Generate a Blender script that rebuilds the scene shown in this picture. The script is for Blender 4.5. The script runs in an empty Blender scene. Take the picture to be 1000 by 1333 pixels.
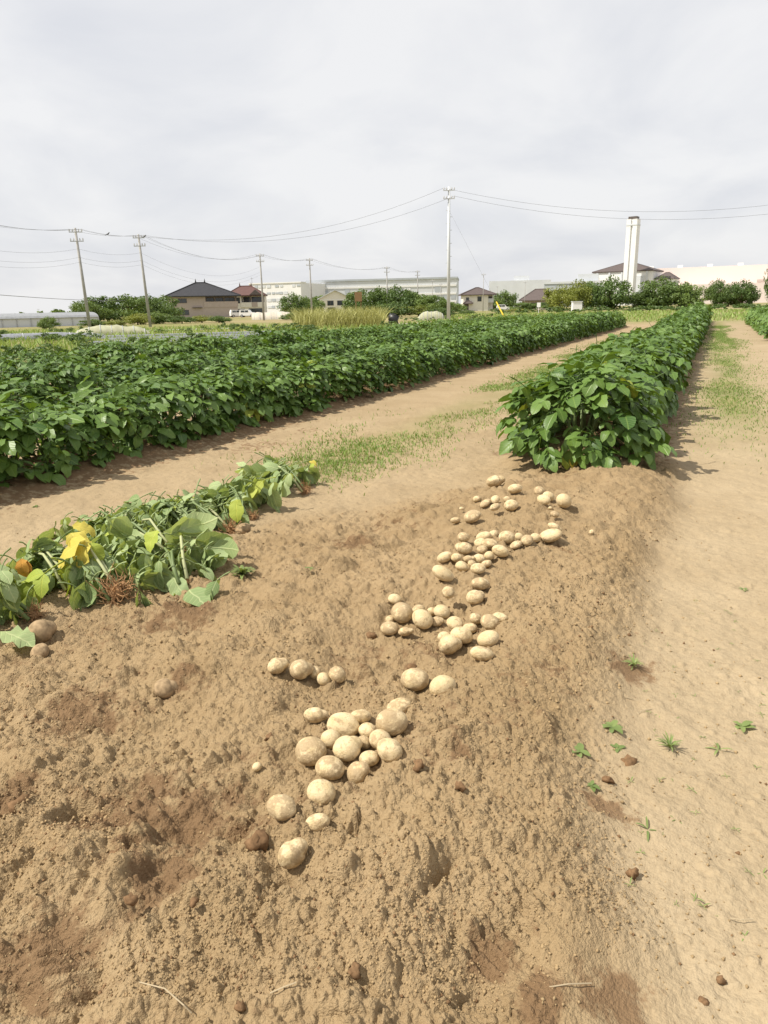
import bpy, math, random
import numpy as np
from mathutils import Matrix, Vector

# ------------------------------------------------------------------ camera, sky, sun, exposure
SC = bpy.context.scene
COL = SC.collection
FPX, CX, CY, CAMH = 930.0, 500.0, 666.5, 1.35
YAW, PITCH, ROLL = math.radians(24.496), math.radians(15.9235), math.radians(1.2)
F_ = np.array([-math.sin(YAW) * math.cos(PITCH), math.cos(YAW) * math.cos(PITCH), -math.sin(PITCH)])
R0 = np.cross(F_, [0, 0, 1.0]); R0 /= np.linalg.norm(R0)
U0 = np.cross(R0, F_)
R_ = math.cos(ROLL) * R0 - math.sin(ROLL) * U0
U_ = math.cos(ROLL) * U0 + math.sin(ROLL) * R0
CAM = np.array([0, 0, CAMH])

cd = bpy.data.cameras.new('camera')
cam = bpy.data.objects.new('camera', cd); COL.objects.link(cam)
cd.sensor_fit = 'VERTICAL'; cd.sensor_height = 36.0; cd.lens = FPX / 1333.0 * 36.0
cd.clip_start = 0.05; cd.clip_end = 9000
cam.matrix_world = Matrix(((R_[0], U_[0], -F_[0], CAM[0]), (R_[1], U_[1], -F_[1], CAM[1]),
                           (R_[2], U_[2], -F_[2], CAM[2]), (0, 0, 0, 1)))
SC.camera = cam

SUN_ELEV = math.radians(54)
SUN_FROM = np.array([-0.80, -0.60])            # horizontal direction towards the sun
SUN_FROM = SUN_FROM / np.linalg.norm(SUN_FROM)
sv = Vector((SUN_FROM[0] * math.cos(SUN_ELEV), SUN_FROM[1] * math.cos(SUN_ELEV), math.sin(SUN_ELEV)))
sl = bpy.data.lights.new('sun', 'SUN'); sl.energy = 5.0; sl.angle = math.radians(0.9); sl.color = (1.0, 0.94, 0.84)
so = bpy.data.objects.new('sun', sl); COL.objects.link(so)
so.rotation_euler = sv.to_track_quat('Z', 'Y').to_euler(); so.location = (-40, -12, 60)

W = bpy.data.worlds.new('World'); SC.world = W; W.use_nodes = True
nt = W.node_tree; N = nt.nodes; LK = nt.links
bg = N['Background']; bg.inputs['Strength'].default_value = 0.1
sky = N.new('ShaderNodeTexSky'); sky.sky_type = 'NISHITA'; sky.sun_disc = False
sky.sun_elevation = SUN_ELEV; sky.sun_rotation = math.atan2(SUN_FROM[0], SUN_FROM[1])
sky.air_density = 1.0; sky.dust_density = 3.0
tc = N.new('ShaderNodeTexCoord')
# thin overcast: clouds drawn on a flat layer (direction divided by its height), so they flatten towards the horizon
sep = N.new('ShaderNodeSeparateXYZ'); LK.new(tc.outputs['Generated'], sep.inputs[0])
zz = N.new('ShaderNodeMath'); zz.operation = 'ADD'; zz.inputs[1].default_value = 0.34; LK.new(sep.outputs['Z'], zz.inputs[0])
zm = N.new('ShaderNodeMath'); zm.operation = 'MAXIMUM'; zm.inputs[1].default_value = 0.06; LK.new(zz.outputs[0], zm.inputs[0])
dx = N.new('ShaderNodeMath'); dx.operation = 'DIVIDE'; LK.new(sep.outputs['X'], dx.inputs[0]); LK.new(zm.outputs[0], dx.inputs[1])
dy = N.new('ShaderNodeMath'); dy.operation = 'DIVIDE'; LK.new(sep.outputs['Y'], dy.inputs[0]); LK.new(zm.outputs[0], dy.inputs[1])
cmb = N.new('ShaderNodeCombineXYZ'); LK.new(dx.outputs[0], cmb.inputs[0]); LK.new(dy.outputs[0], cmb.inputs[1])
nz = N.new('ShaderNodeTexNoise'); nz.inputs['Scale'].default_value = 1.9; nz.inputs['Detail'].default_value = 6
nz.inputs['Roughness'].default_value = 0.52; nz.inputs['Distortion'].default_value = 0.35
LK.new(cmb.outputs[0], nz.inputs['Vector'])
rmp = N.new('ShaderNodeValToRGB'); LK.new(nz.outputs['Fac'], rmp.inputs[0])
rmp.color_ramp.elements[0].position = 0.36; rmp.color_ramp.elements[0].color = (0.745, 0.755, 0.79, 1)
rmp.color_ramp.elements[1].position = 0.58; rmp.color_ramp.elements[1].color = (0.885, 0.882, 0.885, 1)
scl = N.new('ShaderNodeVectorMath'); scl.operation = 'SCALE'; scl.inputs['Scale'].default_value = 8.65
LK.new(rmp.outputs[0], scl.inputs[0])
mx = N.new('ShaderNodeMix'); mx.data_type = 'RGBA'; mx.inputs[0].default_value = 0.9
LK.new(sky.outputs[0], mx.inputs[6]); LK.new(scl.outputs[0], mx.inputs[7]); LK.new(mx.outputs[2], bg.inputs['Color'])

SC.view_settings.view_transform = 'Standard'; SC.view_settings.look = 'None'
SC.view_settings.exposure = 0.3; SC.view_settings.gamma = 1.0
SC.view_settings.use_curve_mapping = False
SC.cycles.max_bounces = 6; SC.cycles.diffuse_bounces = 3; SC.cycles.transmission_bounces = 4; SC.cycles.glossy_bounces = 2
SC.cycles.transparent_max_bounces = 4
SC.cycles.use_denoising = True

rnd = random.Random(7)
rng = np.random.default_rng(7)

def ray(px, py):
    d = F_ + R_ * (px - CX) / FPX - U_ * (py - CY) / FPX
    return d
def G(px, py, z=0.0):
    d = ray(px, py); t = (z - CAM[2]) / d[2]
    return CAM + d * t
def at_dist(px, d):
    """ground point at horizontal distance d in the direction of column px (taken at the horizon)"""
    v = ray(px, 392 + 0.021 * (935 - px)); v = v[:2] / np.linalg.norm(v[:2])
    return v * d

# ------------------------------------------------------------------ helpers
def link(o, parent=None):
    COL.objects.link(o)
    if parent is not None: o.parent = parent
    return o
def tag(o, label, cat, group=None):
    o['label'] = label; o['category'] = cat
    if group: o['group'] = group
    return o
def empty(name, loc=(0, 0, 0), rz=0.0):
    o = bpy.data.objects.new(name, None); o.empty_display_size = 0.1
    o.location = loc; o.rotation_euler = (0, 0, rz); COL.objects.link(o); return o
def mesh_np(name, V, Fc, mat=None, uv=None, tint=None, smooth=False):
    """V Nx3 array; Fc list of arrays of faces (tris or quads)"""
    me = bpy.data.meshes.new(name)
    V = np.asarray(V, dtype=np.float32)
    if not isinstance(Fc, (list, tuple)): Fc = [Fc]
    Fc = [np.asarray(f, dtype=np.int32) for f in Fc if len(f)]
    me.vertices.add(len(V)); me.vertices.foreach_set('co', V.ravel())
    loops = np.concatenate([f.ravel() for f in Fc])
    tot = np.concatenate([np.full(len(f), f.shape[1], np.int32) for f in Fc])
    st = np.concatenate([[0], np.cumsum(tot)[:-1]]).astype(np.int32)
    me.loops.add(len(loops)); me.loops.foreach_set('vertex_index', loops)
    me.polygons.add(len(tot)); me.polygons.foreach_set('loop_start', st); me.polygons.foreach_set('loop_total', tot)
    if smooth: me.polygons.foreach_set('use_smooth', np.ones(len(tot), bool))
    if uv is not None:
        l = me.uv_layers.new(name='UVMap'); l.data.foreach_set('uv', np.asarray(uv, np.float32)[loops].ravel())
    if tint is not None:
        a = me.attributes.new('tint', 'FLOAT', 'POINT'); a.data.foreach_set('value', np.asarray(tint, np.float32))
    if mat: me.materials.append(mat)
    me.update(calc_edges=True); me.validate()
    return me
class MB:
    def __init__(s): s.v = []; s.f = []
    def add(s, vs, fs):
        b = len(s.v); s.v += [tuple(map(float, v)) for v in vs]; s.f += [tuple(b + i for i in f) for f in fs]; return s
    def box(s, x0, x1, y0, y1, z0, z1):
        return s.add([(x0, y0, z0), (x1, y0, z0), (x1, y1, z0), (x0, y1, z0), (x0, y0, z1), (x1, y0, z1), (x1, y1, z1), (x0, y1, z1)],
                     [(0, 3, 2, 1), (4, 5, 6, 7), (0, 1, 5, 4), (1, 2, 6, 5), (2, 3, 7, 6), (3, 0, 4, 7)])
    def tube(s, pts, radii, n=6, cap=True):
        pts = [np.array(p, float) for p in pts]
        if not hasattr(radii, '__len__'): radii = [radii] * len(pts)
        rings = []
        for i, p in enumerate(pts):
            a = pts[max(i - 1, 0)]; b = pts[min(i + 1, len(pts) - 1)]
            d = b - a; L = np.linalg.norm(d); d = d / L if L > 1e-9 else np.array([0, 0, 1.0])
            h = np.array([0, 0, 1.0]) if abs(d[2]) < 0.9 else np.array([1.0, 0, 0])
            u = np.cross(d, h); u /= np.linalg.norm(u); w = np.cross(d, u)
            rings.append([p + radii[i] * (u * math.cos(2 * math.pi * k / n) + w * math.sin(2 * math.pi * k / n)) for k in range(n)])
        vs = [q for r in rings for q in r]; fs = []
        for i in range(len(pts) - 1):
            for k in range(n):
                fs.append((i * n + k, i * n + (k + 1) % n, (i + 1) * n + (k + 1) % n, (i + 1) * n + k))
        if cap:
            fs.append(tuple(range(n - 1, -1, -1))); fs.append(tuple((len(pts) - 1) * n + k for k in range(n)))
        return s.add(vs, fs)
    def mesh(s, name, mat, smooth=False):
        me = bpy.data.meshes.new(name); me.from_pydata(s.v, [], s.f); me.update()
        if mat: me.materials.append(mat)
        if smooth: me.polygons.foreach_set('use_smooth', [True] * len(me.polygons))
        return me
    def obj(s, name, mat, parent=None, smooth=False):
        o = bpy.data.objects.new(name, s.mesh(name, mat, smooth)); return link(o, parent)
def mk(name, me, parent=None, loc=None, rot=None, scale=None, mw=None):
    o = bpy.data.objects.new(name, me); link(o, parent)
    if loc is not None: o.location = loc
    if rot is not None: o.rotation_euler = rot
    if scale is not None: o.scale = scale if hasattr(scale, '__len__') else (scale,) * 3
    if mw is not None: o.matrix_basis = mw
    return o

# ---- numpy noise
def _h(ix, iy, s):
    n = (ix.astype(np.int64) * 374761393 + iy.astype(np.int64) * 668265263 + s * 974634777) & 0xffffffff
    n = ((n ^ (n >> 13)) * 1274126177) & 0xffffffff
    n = ((n ^ (n >> 16)) * 2246822519) & 0xffffffff
    return ((n ^ (n >> 15)) & 0xffffff) / float(0xffffff)
def vnoise(x, y, s=0):
    ix = np.floor(x); iy = np.floor(y); fx = x - ix; fy = y - iy
    fx = fx * fx * fx * (fx * (fx * 6 - 15) + 10); fy = fy * fy * fy * (fy * (fy * 6 - 15) + 10)
    a = _h(ix, iy, s); b = _h(ix + 1, iy, s); c = _h(ix, iy + 1, s); d = _h(ix + 1, iy + 1, s)
    return (a + (b - a) * fx) * (1 - fy) + (c + (d - c) * fx) * fy - 0.5
def fbm(x, y, s=0, o=4, g=0.5):
    r = 0; a = 1.0
    for k in range(o):
        r = r + a * vnoise(x * 2 ** k + 17.3 * k, y * 2 ** k - 9.1 * k, s + k); a *= g
    return r
def lumps(x, y, cell, dens, s):
    """hemispherical crumbs, height in units of cell"""
    k = 0.9 / cell; w = 0.55 * cell
    x, y = x + w * vnoise(x * k, y * k, s + 31) + .5 * w * vnoise(x * k * 2.7, y * k * 2.7, s + 33), y + w * vnoise(x * k + 5, y * k, s + 32) + .5 * w * vnoise(x * k * 2.7, y * k * 2.7 + 9, s + 34)
    gx = np.floor(x / cell); gy = np.floor(y / cell); out = np.zeros_like(x)
    for i in (-1, 0, 1):
        for j in (-1, 0, 1):
            cx = gx + i; cy = gy + j
            px = (cx + _h(cx, cy, s)) * cell; py = (cy + _h(cx, cy, s + 1)) * cell
            on = _h(cx, cy, s + 2) < dens
            rr = cell * (0.22 + 0.38 * _h(cx, cy, s + 3))
            d2 = ((x - px) ** 2 + (y - py) ** 2) / (rr * rr)
            b = np.sqrt(np.clip(1 - d2, 0, 1)) * rr * 0.9
            out = np.maximum(out, np.where(on, b, 0))
    return out
def sm(a, b, x):
    t = np.clip((x - a) / (b - a), 0, 1); return t * t * (3 - 2 * t)

# ------------------------------------------------------------------ materials
def newmat(name):
    m = bpy.data.materials.new(name); m.use_nodes = True; return m, m.node_tree.nodes, m.node_tree.links, m.node_tree.nodes['Principled BSDF']
def plain(name, c, rough=0.7, spec=0.3, metal=0.0, var=0.12, scale=3.0):
    m, n, l, b = newmat(name)
    b.inputs['Roughness'].default_value = rough; b.inputs['Specular IOR Level'].default_value = spec; b.inputs['Metallic'].default_value = metal
    t = n.new('ShaderNodeTexCoord'); nz = n.new('ShaderNodeTexNoise'); nz.inputs['Scale'].default_value = scale; nz.inputs['Detail'].default_value = 5
    l.new(t.outputs['Object'], nz.inputs['Vector'])
    r = n.new('ShaderNodeValToRGB'); l.new(nz.outputs['Fac'], r.inputs[0])
    r.color_ramp.elements[0].position = 0.3; r.color_ramp.elements[1].position = 0.7
    r.color_ramp.elements[0].color = (c[0] * (1 - var), c[1] * (1 - var), c[2] * (1 - var), 1)
    r.color_ramp.elements[1].color = (min(c[0] * (1 + var), .9), min(c[1] * (1 + var), .9), min(c[2] * (1 + var), .9), 1)
    l.new(r.outputs[0], b.inputs['Base Color'])
    return m
def leafmat(name, dark, light, rough=0.42, transl=0.25, vein=0.5, spec=0.4, tr_col=None):
    m, n, l, b = newmat(name)
    at = n.new('ShaderNodeAttribute'); at.attribute_name = 'tint'
    oi = n.new('ShaderNodeObjectInfo')
    ad = n.new('ShaderNodeMath'); ad.operation = 'MULTIPLY_ADD'; ad.inputs[1].default_value = 0.45
    l.new(oi.outputs['Random'], ad.inputs[0]); 
    m2 = n.new('ShaderNodeMath'); m2.operation = 'MULTIPLY'; m2.inputs[1].default_value = 0.6; l.new(at.outputs['Fac'], m2.inputs[0]); l.new(m2.outputs[0], ad.inputs[2])
    mixc = n.new('ShaderNodeMix'); mixc.data_type = 'RGBA'; l.new(ad.outputs[0], mixc.inputs[0])
    mixc.inputs[6].default_value = (*dark, 1); mixc.inputs[7].default_value = (*light, 1)
    col = mixc.outputs[2]
    if vein:
        uv = n.new('ShaderNodeUVMap'); sp = n.new('ShaderNodeSeparateXYZ'); l.new(uv.outputs[0], sp.inputs[0])
        ab = n.new('ShaderNodeMath'); ab.operation = 'ABSOLUTE'; l.new(sp.outputs['Y'], ab.inputs[0])
        # midrib
        mr = n.new('ShaderNodeMapRange'); mr.inputs[1].default_value = 0.0; mr.inputs[2].default_value = 0.09; mr.inputs[3].default_value = 1; mr.inputs[4].default_value = 0
        l.new(ab.outputs[0], mr.inputs[0])
        # side veins: stripes along u - 0.5|v|
        s1 = n.new('ShaderNodeMath'); s1.operation = 'MULTIPLY_ADD'; s1.inputs[1].default_value = -0.28; l.new(ab.outputs[0], s1.inputs[0]); l.new(sp.outputs['X'], s1.inputs[2])
        s2 = n.new('ShaderNodeMath'); s2.operation = 'MULTIPLY'; s2.inputs[1].default_value = 44; l.new(s1.outputs[0], s2.inputs[0])
        s3 = n.new('ShaderNodeMath'); s3.operation = 'SINE'; l.new(s2.outputs[0], s3.inputs[0])
        s4 = n.new('ShaderNodeMapRange'); s4.inputs[1].default_value = 0.82; s4.inputs[2].default_value = 1.0; s4.inputs[3].default_value = 0; s4.inputs[4].default_value = 0.6
        l.new(s3.outputs[0], s4.inputs[0])
        mxv = n.new('ShaderNodeMath'); mxv.operation = 'MAXIMUM'; l.new(mr.outputs[0], mxv.inputs[0]); l.new(s4.outputs[0], mxv.inputs[1])
        vm = n.new('ShaderNodeMath'); vm.operation = 'MULTIPLY'; vm.inputs[1].default_value = vein; l.new(mxv.outputs[0], vm.inputs[0])
        mv = n.new('ShaderNodeMix'); mv.data_type = 'RGBA'; l.new(vm.outputs[0], mv.inputs[0]); l.new(col, mv.inputs[6])
        mv.inputs[7].default_value = (light[0] * 1.7, light[1] * 1.45, light[2] * 1.6, 1); col = mv.outputs[2]
        bp = n.new('ShaderNodeBump'); bp.inputs['Strength'].default_value = 0.5; bp.inputs['Distance'].default_value = 0.004; bp.invert = True
        l.new(mxv.outputs[0], bp.inputs['Height']); l.new(bp.outputs[0], b.inputs['Normal'])
    l.new(col, b.inputs['Base Color']); b.inputs['Roughness'].default_value = rough; b.inputs['Specular IOR Level'].default_value = spec
    if transl:
        tr = n.new('ShaderNodeBsdfTranslucent')
        g = n.new('ShaderNodeMix'); g.data_type = 'RGBA'; g.blend_type = 'MULTIPLY'; g.inputs[0].default_value = 1.0
        l.new(col, g.inputs[6]); g.inputs[7].default_value = (*(tr_col or (1.6, 1.5, 0.6)), 1)
        l.new(g.outputs[2], tr.inputs['Color'])
        ms = n.new('ShaderNodeMixShader'); ms.inputs[0].default_value = transl
        l.new(b.outputs[0], ms.inputs[1]); l.new(tr.outputs[0], ms.inputs[2]); l.new(ms.outputs[0], n['Material Output'].inputs['Surface'])
    return m

M = {}
M['leaf'] = leafmat('potato_leaf', (0.045, 0.103, 0.019), (0.145, 0.238, 0.048), rough=0.42, spec=0.36, transl=0.2)
M['leaf_wilt'] = leafmat('wilted_leaf', (0.145, 0.22, 0.075), (0.40, 0.48, 0.24), rough=0.6, transl=0.22, vein=0.4, spec=0.2)
M['leaf_yellow'] = leafmat('yellow_leaf', (0.50, 0.42, 0.06), (0.66, 0.56, 0.13), rough=0.6, transl=0.3, vein=0.25, spec=0.2, tr_col=(1.0, 0.95, 0.5))
M['leaf_lime'] = leafmat('yellow_green_leaf', (0.26, 0.36, 0.05), (0.45, 0.50, 0.10), rough=0.6, transl=0.3, vein=0.3, spec=0.2, tr_col=(1.0, 1.0, 0.5))
M['leaf_brown'] = leafmat('withered_leaf', (0.36, 0.18, 0.04), (0.55, 0.30, 0.06), rough=0.7, transl=0.2, vein=0.3, spec=0.15, tr_col=(1.0, 0.8, 0.5))
M['stem'] = plain('green_stem', (0.15, 0.20, 0.075), 0.5, 0.3)
M['stem_pale'] = plain('pale_stem', (0.40, 0.42, 0.22), 0.6, 0.2)
M['root'] = plain('dry_root', (0.34, 0.20, 0.10), 0.9, 0.1, var=0.3, scale=30)
M['grass'] = leafmat('grass', (0.125, 0.20, 0.05), (0.28, 0.37, 0.11), rough=0.6, transl=0.2, vein=0, spec=0.2)
M['tree'] = leafmat('tree_leaf', (0.048, 0.092, 0.022), (0.175, 0.245, 0.066), rough=0.5, transl=0.2, vein=0, spec=0.3)
M['tree_yg'] = leafmat('yellowish_tree_leaf', (0.10, 0.14, 0.025), (0.27, 0.29, 0.06), rough=0.5, transl=0.2, vein=0, spec=0.3)
M['weed'] = leafmat('weed_leaf', (0.12, 0.17, 0.05), (0.24, 0.30, 0.10), rough=0.5, transl=0.2, vein=0, spec=0.3)
M['wild'] = leafmat('wild_leaf', (0.055, 0.105, 0.025), (0.17, 0.23, 0.065), rough=0.5, transl=0.2, vein=0, spec=0.3)
M['reed'] = leafmat('reed', (0.28, 0.29, 0.09), (0.50, 0.48, 0.20), rough=0.7, transl=0.2, vein=0, spec=0.2, tr_col=(1, 1, .6))
M['bark'] = plain('bark', (0.11, 0.075, 0.05), 0.9, 0.1, var=0.3, scale=8)

# soil: colour by condition (loose dry soil, trodden path, damp patches, grass cover), plus painted crumb and pit shade
def soilmat():
    m, n, l, b = newmat('soil')
    geo = n.new('ShaderNodeNewGeometry')
    def noise(scale, det=6, rough=0.6):
        t = n.new('ShaderNodeTexNoise'); t.inputs['Scale'].default_value = scale; t.inputs['Detail'].default_value = det; t.inputs['Roughness'].default_value = rough
        l.new(geo.outputs['Position'], t.inputs['Vector']); return t
    def mix(fac, a, c, mode='MIX'):
        t = n.new('ShaderNodeMix'); t.data_type = 'RGBA'; t.blend_type = mode
        for k, v in ((0, fac), (6, a), (7, c)):
            if hasattr(v, 'links') or isinstance(v, bpy.types.NodeSocket): l.new(v, t.inputs[k])
            else: t.inputs[k].default_value = v if k == 0 else (*v, 1)
        return t.outputs[2]
    def rng_(v, a, c, lo=0.0, hi=1.0):
        t = n.new('ShaderNodeMapRange'); t.inputs[1].default_value = a; t.inputs[2].default_value = c; t.inputs[3].default_value = lo; t.inputs[4].default_value = hi
        l.new(v, t.inputs[0]); return t.outputs[0]
    def attr(nm):
        t = n.new('ShaderNodeAttribute'); t.attribute_name = nm; return t.outputs['Fac']
    dry = mix(rng_(noise(2.2).outputs['Fac'], 0.35, 0.65), SOIL_A, SOIL_B)
    dry = mix(rng_(noise(38, 4).outputs['Fac'], 0.45, 0.75, 0, 0.35), dry, (0.19, 0.125, 0.065))  # fine dark speckles paint in the shade between crumbs
    path = mix(rng_(noise(1.1).outputs['Fac'], 0.35, 0.65), PATH_A, PATH_B)
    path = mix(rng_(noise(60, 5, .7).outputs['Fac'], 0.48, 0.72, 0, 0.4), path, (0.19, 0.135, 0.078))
    c = mix(attr('path'), dry, path)
    mo = n.new('ShaderNodeMath'); mo.operation = 'ADD'; l.new(attr('moist_shade'), mo.inputs[0])
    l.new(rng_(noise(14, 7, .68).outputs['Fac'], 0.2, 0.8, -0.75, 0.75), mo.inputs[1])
    c = mix(rng_(mo.outputs[0], 0.38, 0.68, 0.0, 0.8), c, MOIST_SHADE)
    gr = mix(rng_(noise(0.35, 5).outputs['Fac'], 0.38, 0.62), (0.11, 0.145, 0.032), (0.225, 0.215, 0.075))
    gm = n.new('ShaderNodeMath'); gm.operation = 'MULTIPLY'; l.new(attr('grass'), gm.inputs[0]); l.new(rng_(noise(1.6, 6, 0.7).outputs['Fac'], 0.32, 0.55, 0.35, 1.0), gm.inputs[1])
    c = mix(gm.outputs[0], c, gr)
    l.new(c, b.inputs['Base Color']); b.inputs['Roughness'].default_value = 0.95; b.inputs['Specular IOR Level'].default_value = 0.12
    v = n.new('ShaderNodeTexVoronoi'); v.inputs['Scale'].default_value = 130; l.new(geo.outputs['Position'], v.inputs['Vector'])
    v2 = n.new('ShaderNodeTexVoronoi'); v2.inputs['Scale'].default_value = 310; l.new(geo.outputs['Position'], v2.inputs['Vector'])
    nb = noise(70, 6, 0.7)
    s1 = n.new('ShaderNodeMath'); s1.operation = 'MULTIPLY_ADD'; s1.inputs[1].default_value = -0.55; l.new(v.outputs['Distance'], s1.inputs[0]); l.new(nb.outputs['Fac'], s1.inputs[2])
    s2 = n.new('ShaderNodeMath'); s2.operation = 'MULTIPLY_ADD'; s2.inputs[1].default_value = -0.3; l.new(v2.outputs['Distance'], s2.inputs[0]); l.new(s1.outputs[0], s2.inputs[2])
    bp = n.new('ShaderNodeBump'); bp.inputs['Distance'].default_value = 0.014; l.new(rng_(attr('path'), 0, 1, 0.65, 0.38), bp.inputs['Strength'])
    l.new(s2.outputs[0], bp.inputs['Height']); l.new(bp.outputs[0], b.inputs['Normal'])
    return m
SOIL_A, SOIL_B = (0.285, 0.202, 0.108), (0.345, 0.25, 0.14)
PATH_A, PATH_B = (0.322, 0.248, 0.152), (0.375, 0.295, 0.188)
MOIST_SHADE = (0.168, 0.100, 0.052)
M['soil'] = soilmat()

# ------------------------------------------------------------------ ground
ROW_R, ROW_A, ROW_B, ROW_C, ROW_E = -1.03, -5.36, -7.78, -10.2, 2.3
ROW_R_START = 6.05
PITS = []   # x, y, radius, height, stretch along (dx,dy)
def feat(px, py, r, h, ax=(1, 0), st=1.0):
    p = G(px, py, 0.05); PITS.append((p[0], p[1], r, h, ax[0], ax[1], st))
feat(95, 1062, 0.045, -0.085); feat(140, 1050, 0.10, -0.04); feat(255, 1080, 0.07, -0.07, (0.5, 1), 1.7); feat(175, 1120, 0.018, -0.05)
feat(200, 1180, 0.07, -0.05, (-.4, 1), 1.6); feat(330, 1105, 0.08, -0.045); feat(370, 1160, 0.06, -0.03)
feat(575, 1165, 0.016, -0.045, (0.30, 1), 3.4); feat(462, 1105, 0.016, -0.03, (-.4, 1), 2.8); feat(480, 1020, 0.03, -0.035, (.2, 1), 2.2)
feat(530, 1160, 0.09, 0.025, (0.3, 1), 1.8); feat(640, 1120, 0.10, 0.03); feat(720, 1080, 0.12, 0.03, (0, 1), 1.6)
feat(130, 1130, 0.12, 0.03); feat(300, 1020, 0.10, 0.03); feat(60, 990, 0.15, 0.04); feat(440, 1160, 0.09, 0.03)
feat(650, 1255, 0.075, -0.03, (.42, 1), 1.6); feat(790, 1300, 0.10, -0.012); feat(60, 1280, 0.11, -0.02, (1, 0.2), 1.5)
feat(20, 1310, 0.04, -0.05); feat(410, 1000, 0.22, -0.03); feat(520, 850, 0.35, -0.02); feat(620, 780, 0.3, -0.02)
feat(730, 830, 0.30, 0.045, (.1, 1), 1.9); feat(700, 700, 0.30, 0.03); feat(230, 820, 0.18, -0.03); feat(250, 810, 0.05, -0.03, (1, .1), 1.8)
feat(500, 1230, 0.18, 0.03); feat(250, 1250, 0.16, 0.025); feat(760, 1180, 0.13, 0.025)
TREAD = [(G(655, 1235)[:2], 0.065, 0.13, (0.42, 0.9)), (G(30, 1265)[:2], 0.07, 0.12, (-.75, .66)), (G(100, 1315)[:2], 0.06, 0.1, (-.75, .66))]

def masks(x, y):
    """dug: loose dug soil; path: trodden pale soil"""
    wob = 0.16 * fbm(x * 1.3, y * 1.3, 50, 3)
    xr = -0.15 + 0.13 * sm(1.9, 0.9, y) + wob * 0.9             # right limit of the loose bank
    xl = np.where(y < 3, -3.1, -3.1 + 1.35 * sm(2.6, 5.2, y)) + wob * 1.5
    dug = sm(xr + 0.10, xr - 0.20, x) * sm(xl - 0.35, xl + 0.75, x) * sm(6.9, 6.2, y + wob)
    dugl = sm(1.0, 2.2, y) * 0   # kept flat
    ridge = 0
    for c, s, e, hgt in ((ROW_R, 6.0, 60, .12), (ROW_A, -2, 46, .10), (ROW_B, 0, 46, .10), (ROW_C, 0, 46, .10), (ROW_E, 25, 52, .1)):
        ridge = ridge + hgt * np.exp(-((x - c) / 0.5) ** 4) * sm(s - .5, s + .2, y) * sm(e + 1, e, y)
    return np.clip(dug + dugl, 0, 1), ridge
def height(x, y, fine=True):
    x = np.asarray(x, float); y = np.asarray(y, float)
    r = np.hypot(x, y); near = sm(14, 8, r)
    dug, ridge = masks(x, y)
    z = ridge.copy()
    z += 0.015 * fbm(x * 0.5, y * 0.5, 3, 3) * sm(60, 20, r)
    # bank of dug soil along the row line, higher towards the row's end
    z += dug * (0.028 + 0.085 * np.exp(-((x + 0.85) / 0.62) ** 2) * sm(-2, 5.5, y) + 0.03 * np.exp(-((x + .5) / .3) ** 2))
    z += dug * (0.070 * fbm(x * 1.9, y * 1.9, 11, 4, 0.55) + 0.045 * np.abs(fbm(x * 5.5, y * 5.5, 15, 3)) * (0.5 + sm(.5, -1.5, x)))
    for (fx, fy, fr, fh, ax, ay, st) in PITS:
        n = math.hypot(ax, ay); ax_, ay_ = ax / n, ay / n
        u = (x - fx) * ax_ + (y - fy) * ay_; v = -(x - fx) * ay_ + (y - fy) * ax_
        jit = 1 + 0.5 * vnoise(x * 22, y * 22, 33) if fr < 0.12 else 1.0
        q = ((u / (fr * st)) ** 2 + (v / fr) ** 2) * jit
        z += fh * np.exp(-q ** (1.25 if fh < 0 else 0.9))
    for (c, wd, ln, ax) in TREAD:
        n = math.hypot(*ax); a = (ax[0] / n, ax[1] / n)
        u = (x - c[0]) * a[0] + (y - c[1]) * a[1]; v = -(x - c[0]) * a[1] + (y - c[1]) * a[0]
        k = sm(ln, ln * .8, np.abs(u)) * sm(wd, wd * .8, np.abs(v))
        z += k * (-0.006 + 0.008 * (np.sin(u * 2 * math.pi / 0.030 + np.sign(v) * 0.8) > 0.1))
    if fine:
        loose = np.clip(dug + 0.06 + 0.24 * sm(-1.5, -2.2, x), 0, 1) * near
        vis = near > 0
        xx, yy = x[vis], y[vis]
        patch = sm(-0.25, 0.35, fbm(xx * 2.1, yy * 2.1, 70, 3))
        flat = np.zeros_like(xx)
        for px, py, rr in ((790, 1310, .16), (640, 1290, .07), (100, 1300, .12)):
            p = G(px, py); flat = np.maximum(flat, np.exp(-(((xx - p[0]) ** 2 + (yy - p[1]) ** 2) / rr ** 2) ** 2))
        f = lumps(xx, yy, 0.075, 0.03 + 0.10 * patch, 5) * 0.7
        f = np.maximum(f, lumps(xx, yy, 0.034, 0.12 + 0.45 * patch, 105) * .9)
        f = f + lumps(xx, yy, 0.0165, 0.85, 205) * 1.15 + 0.009 * fbm(xx * 34, yy * 34, 300, 3, .6)
        z[vis] += loose[vis] * f * (1 - 0.9 * flat)
        # the trodden ground: small dents and pebbles
        z[vis] += (1 - dug[vis]) * near[vis] * (0.016 * fbm(xx * 3.2, yy * 3.2, 410, 3, .5) + 0.010 * fbm(xx * 13, yy * 13, 400, 4, .62) + 0.5 * lumps(xx, yy, 0.03, 0.10, 505))
    return z
def zg(x, y): return float(height(np.array([x]), np.array([y]), True)[0])
def zs(x, y): return float(height(np.array([x]), np.array([y]), False)[0])

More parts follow.
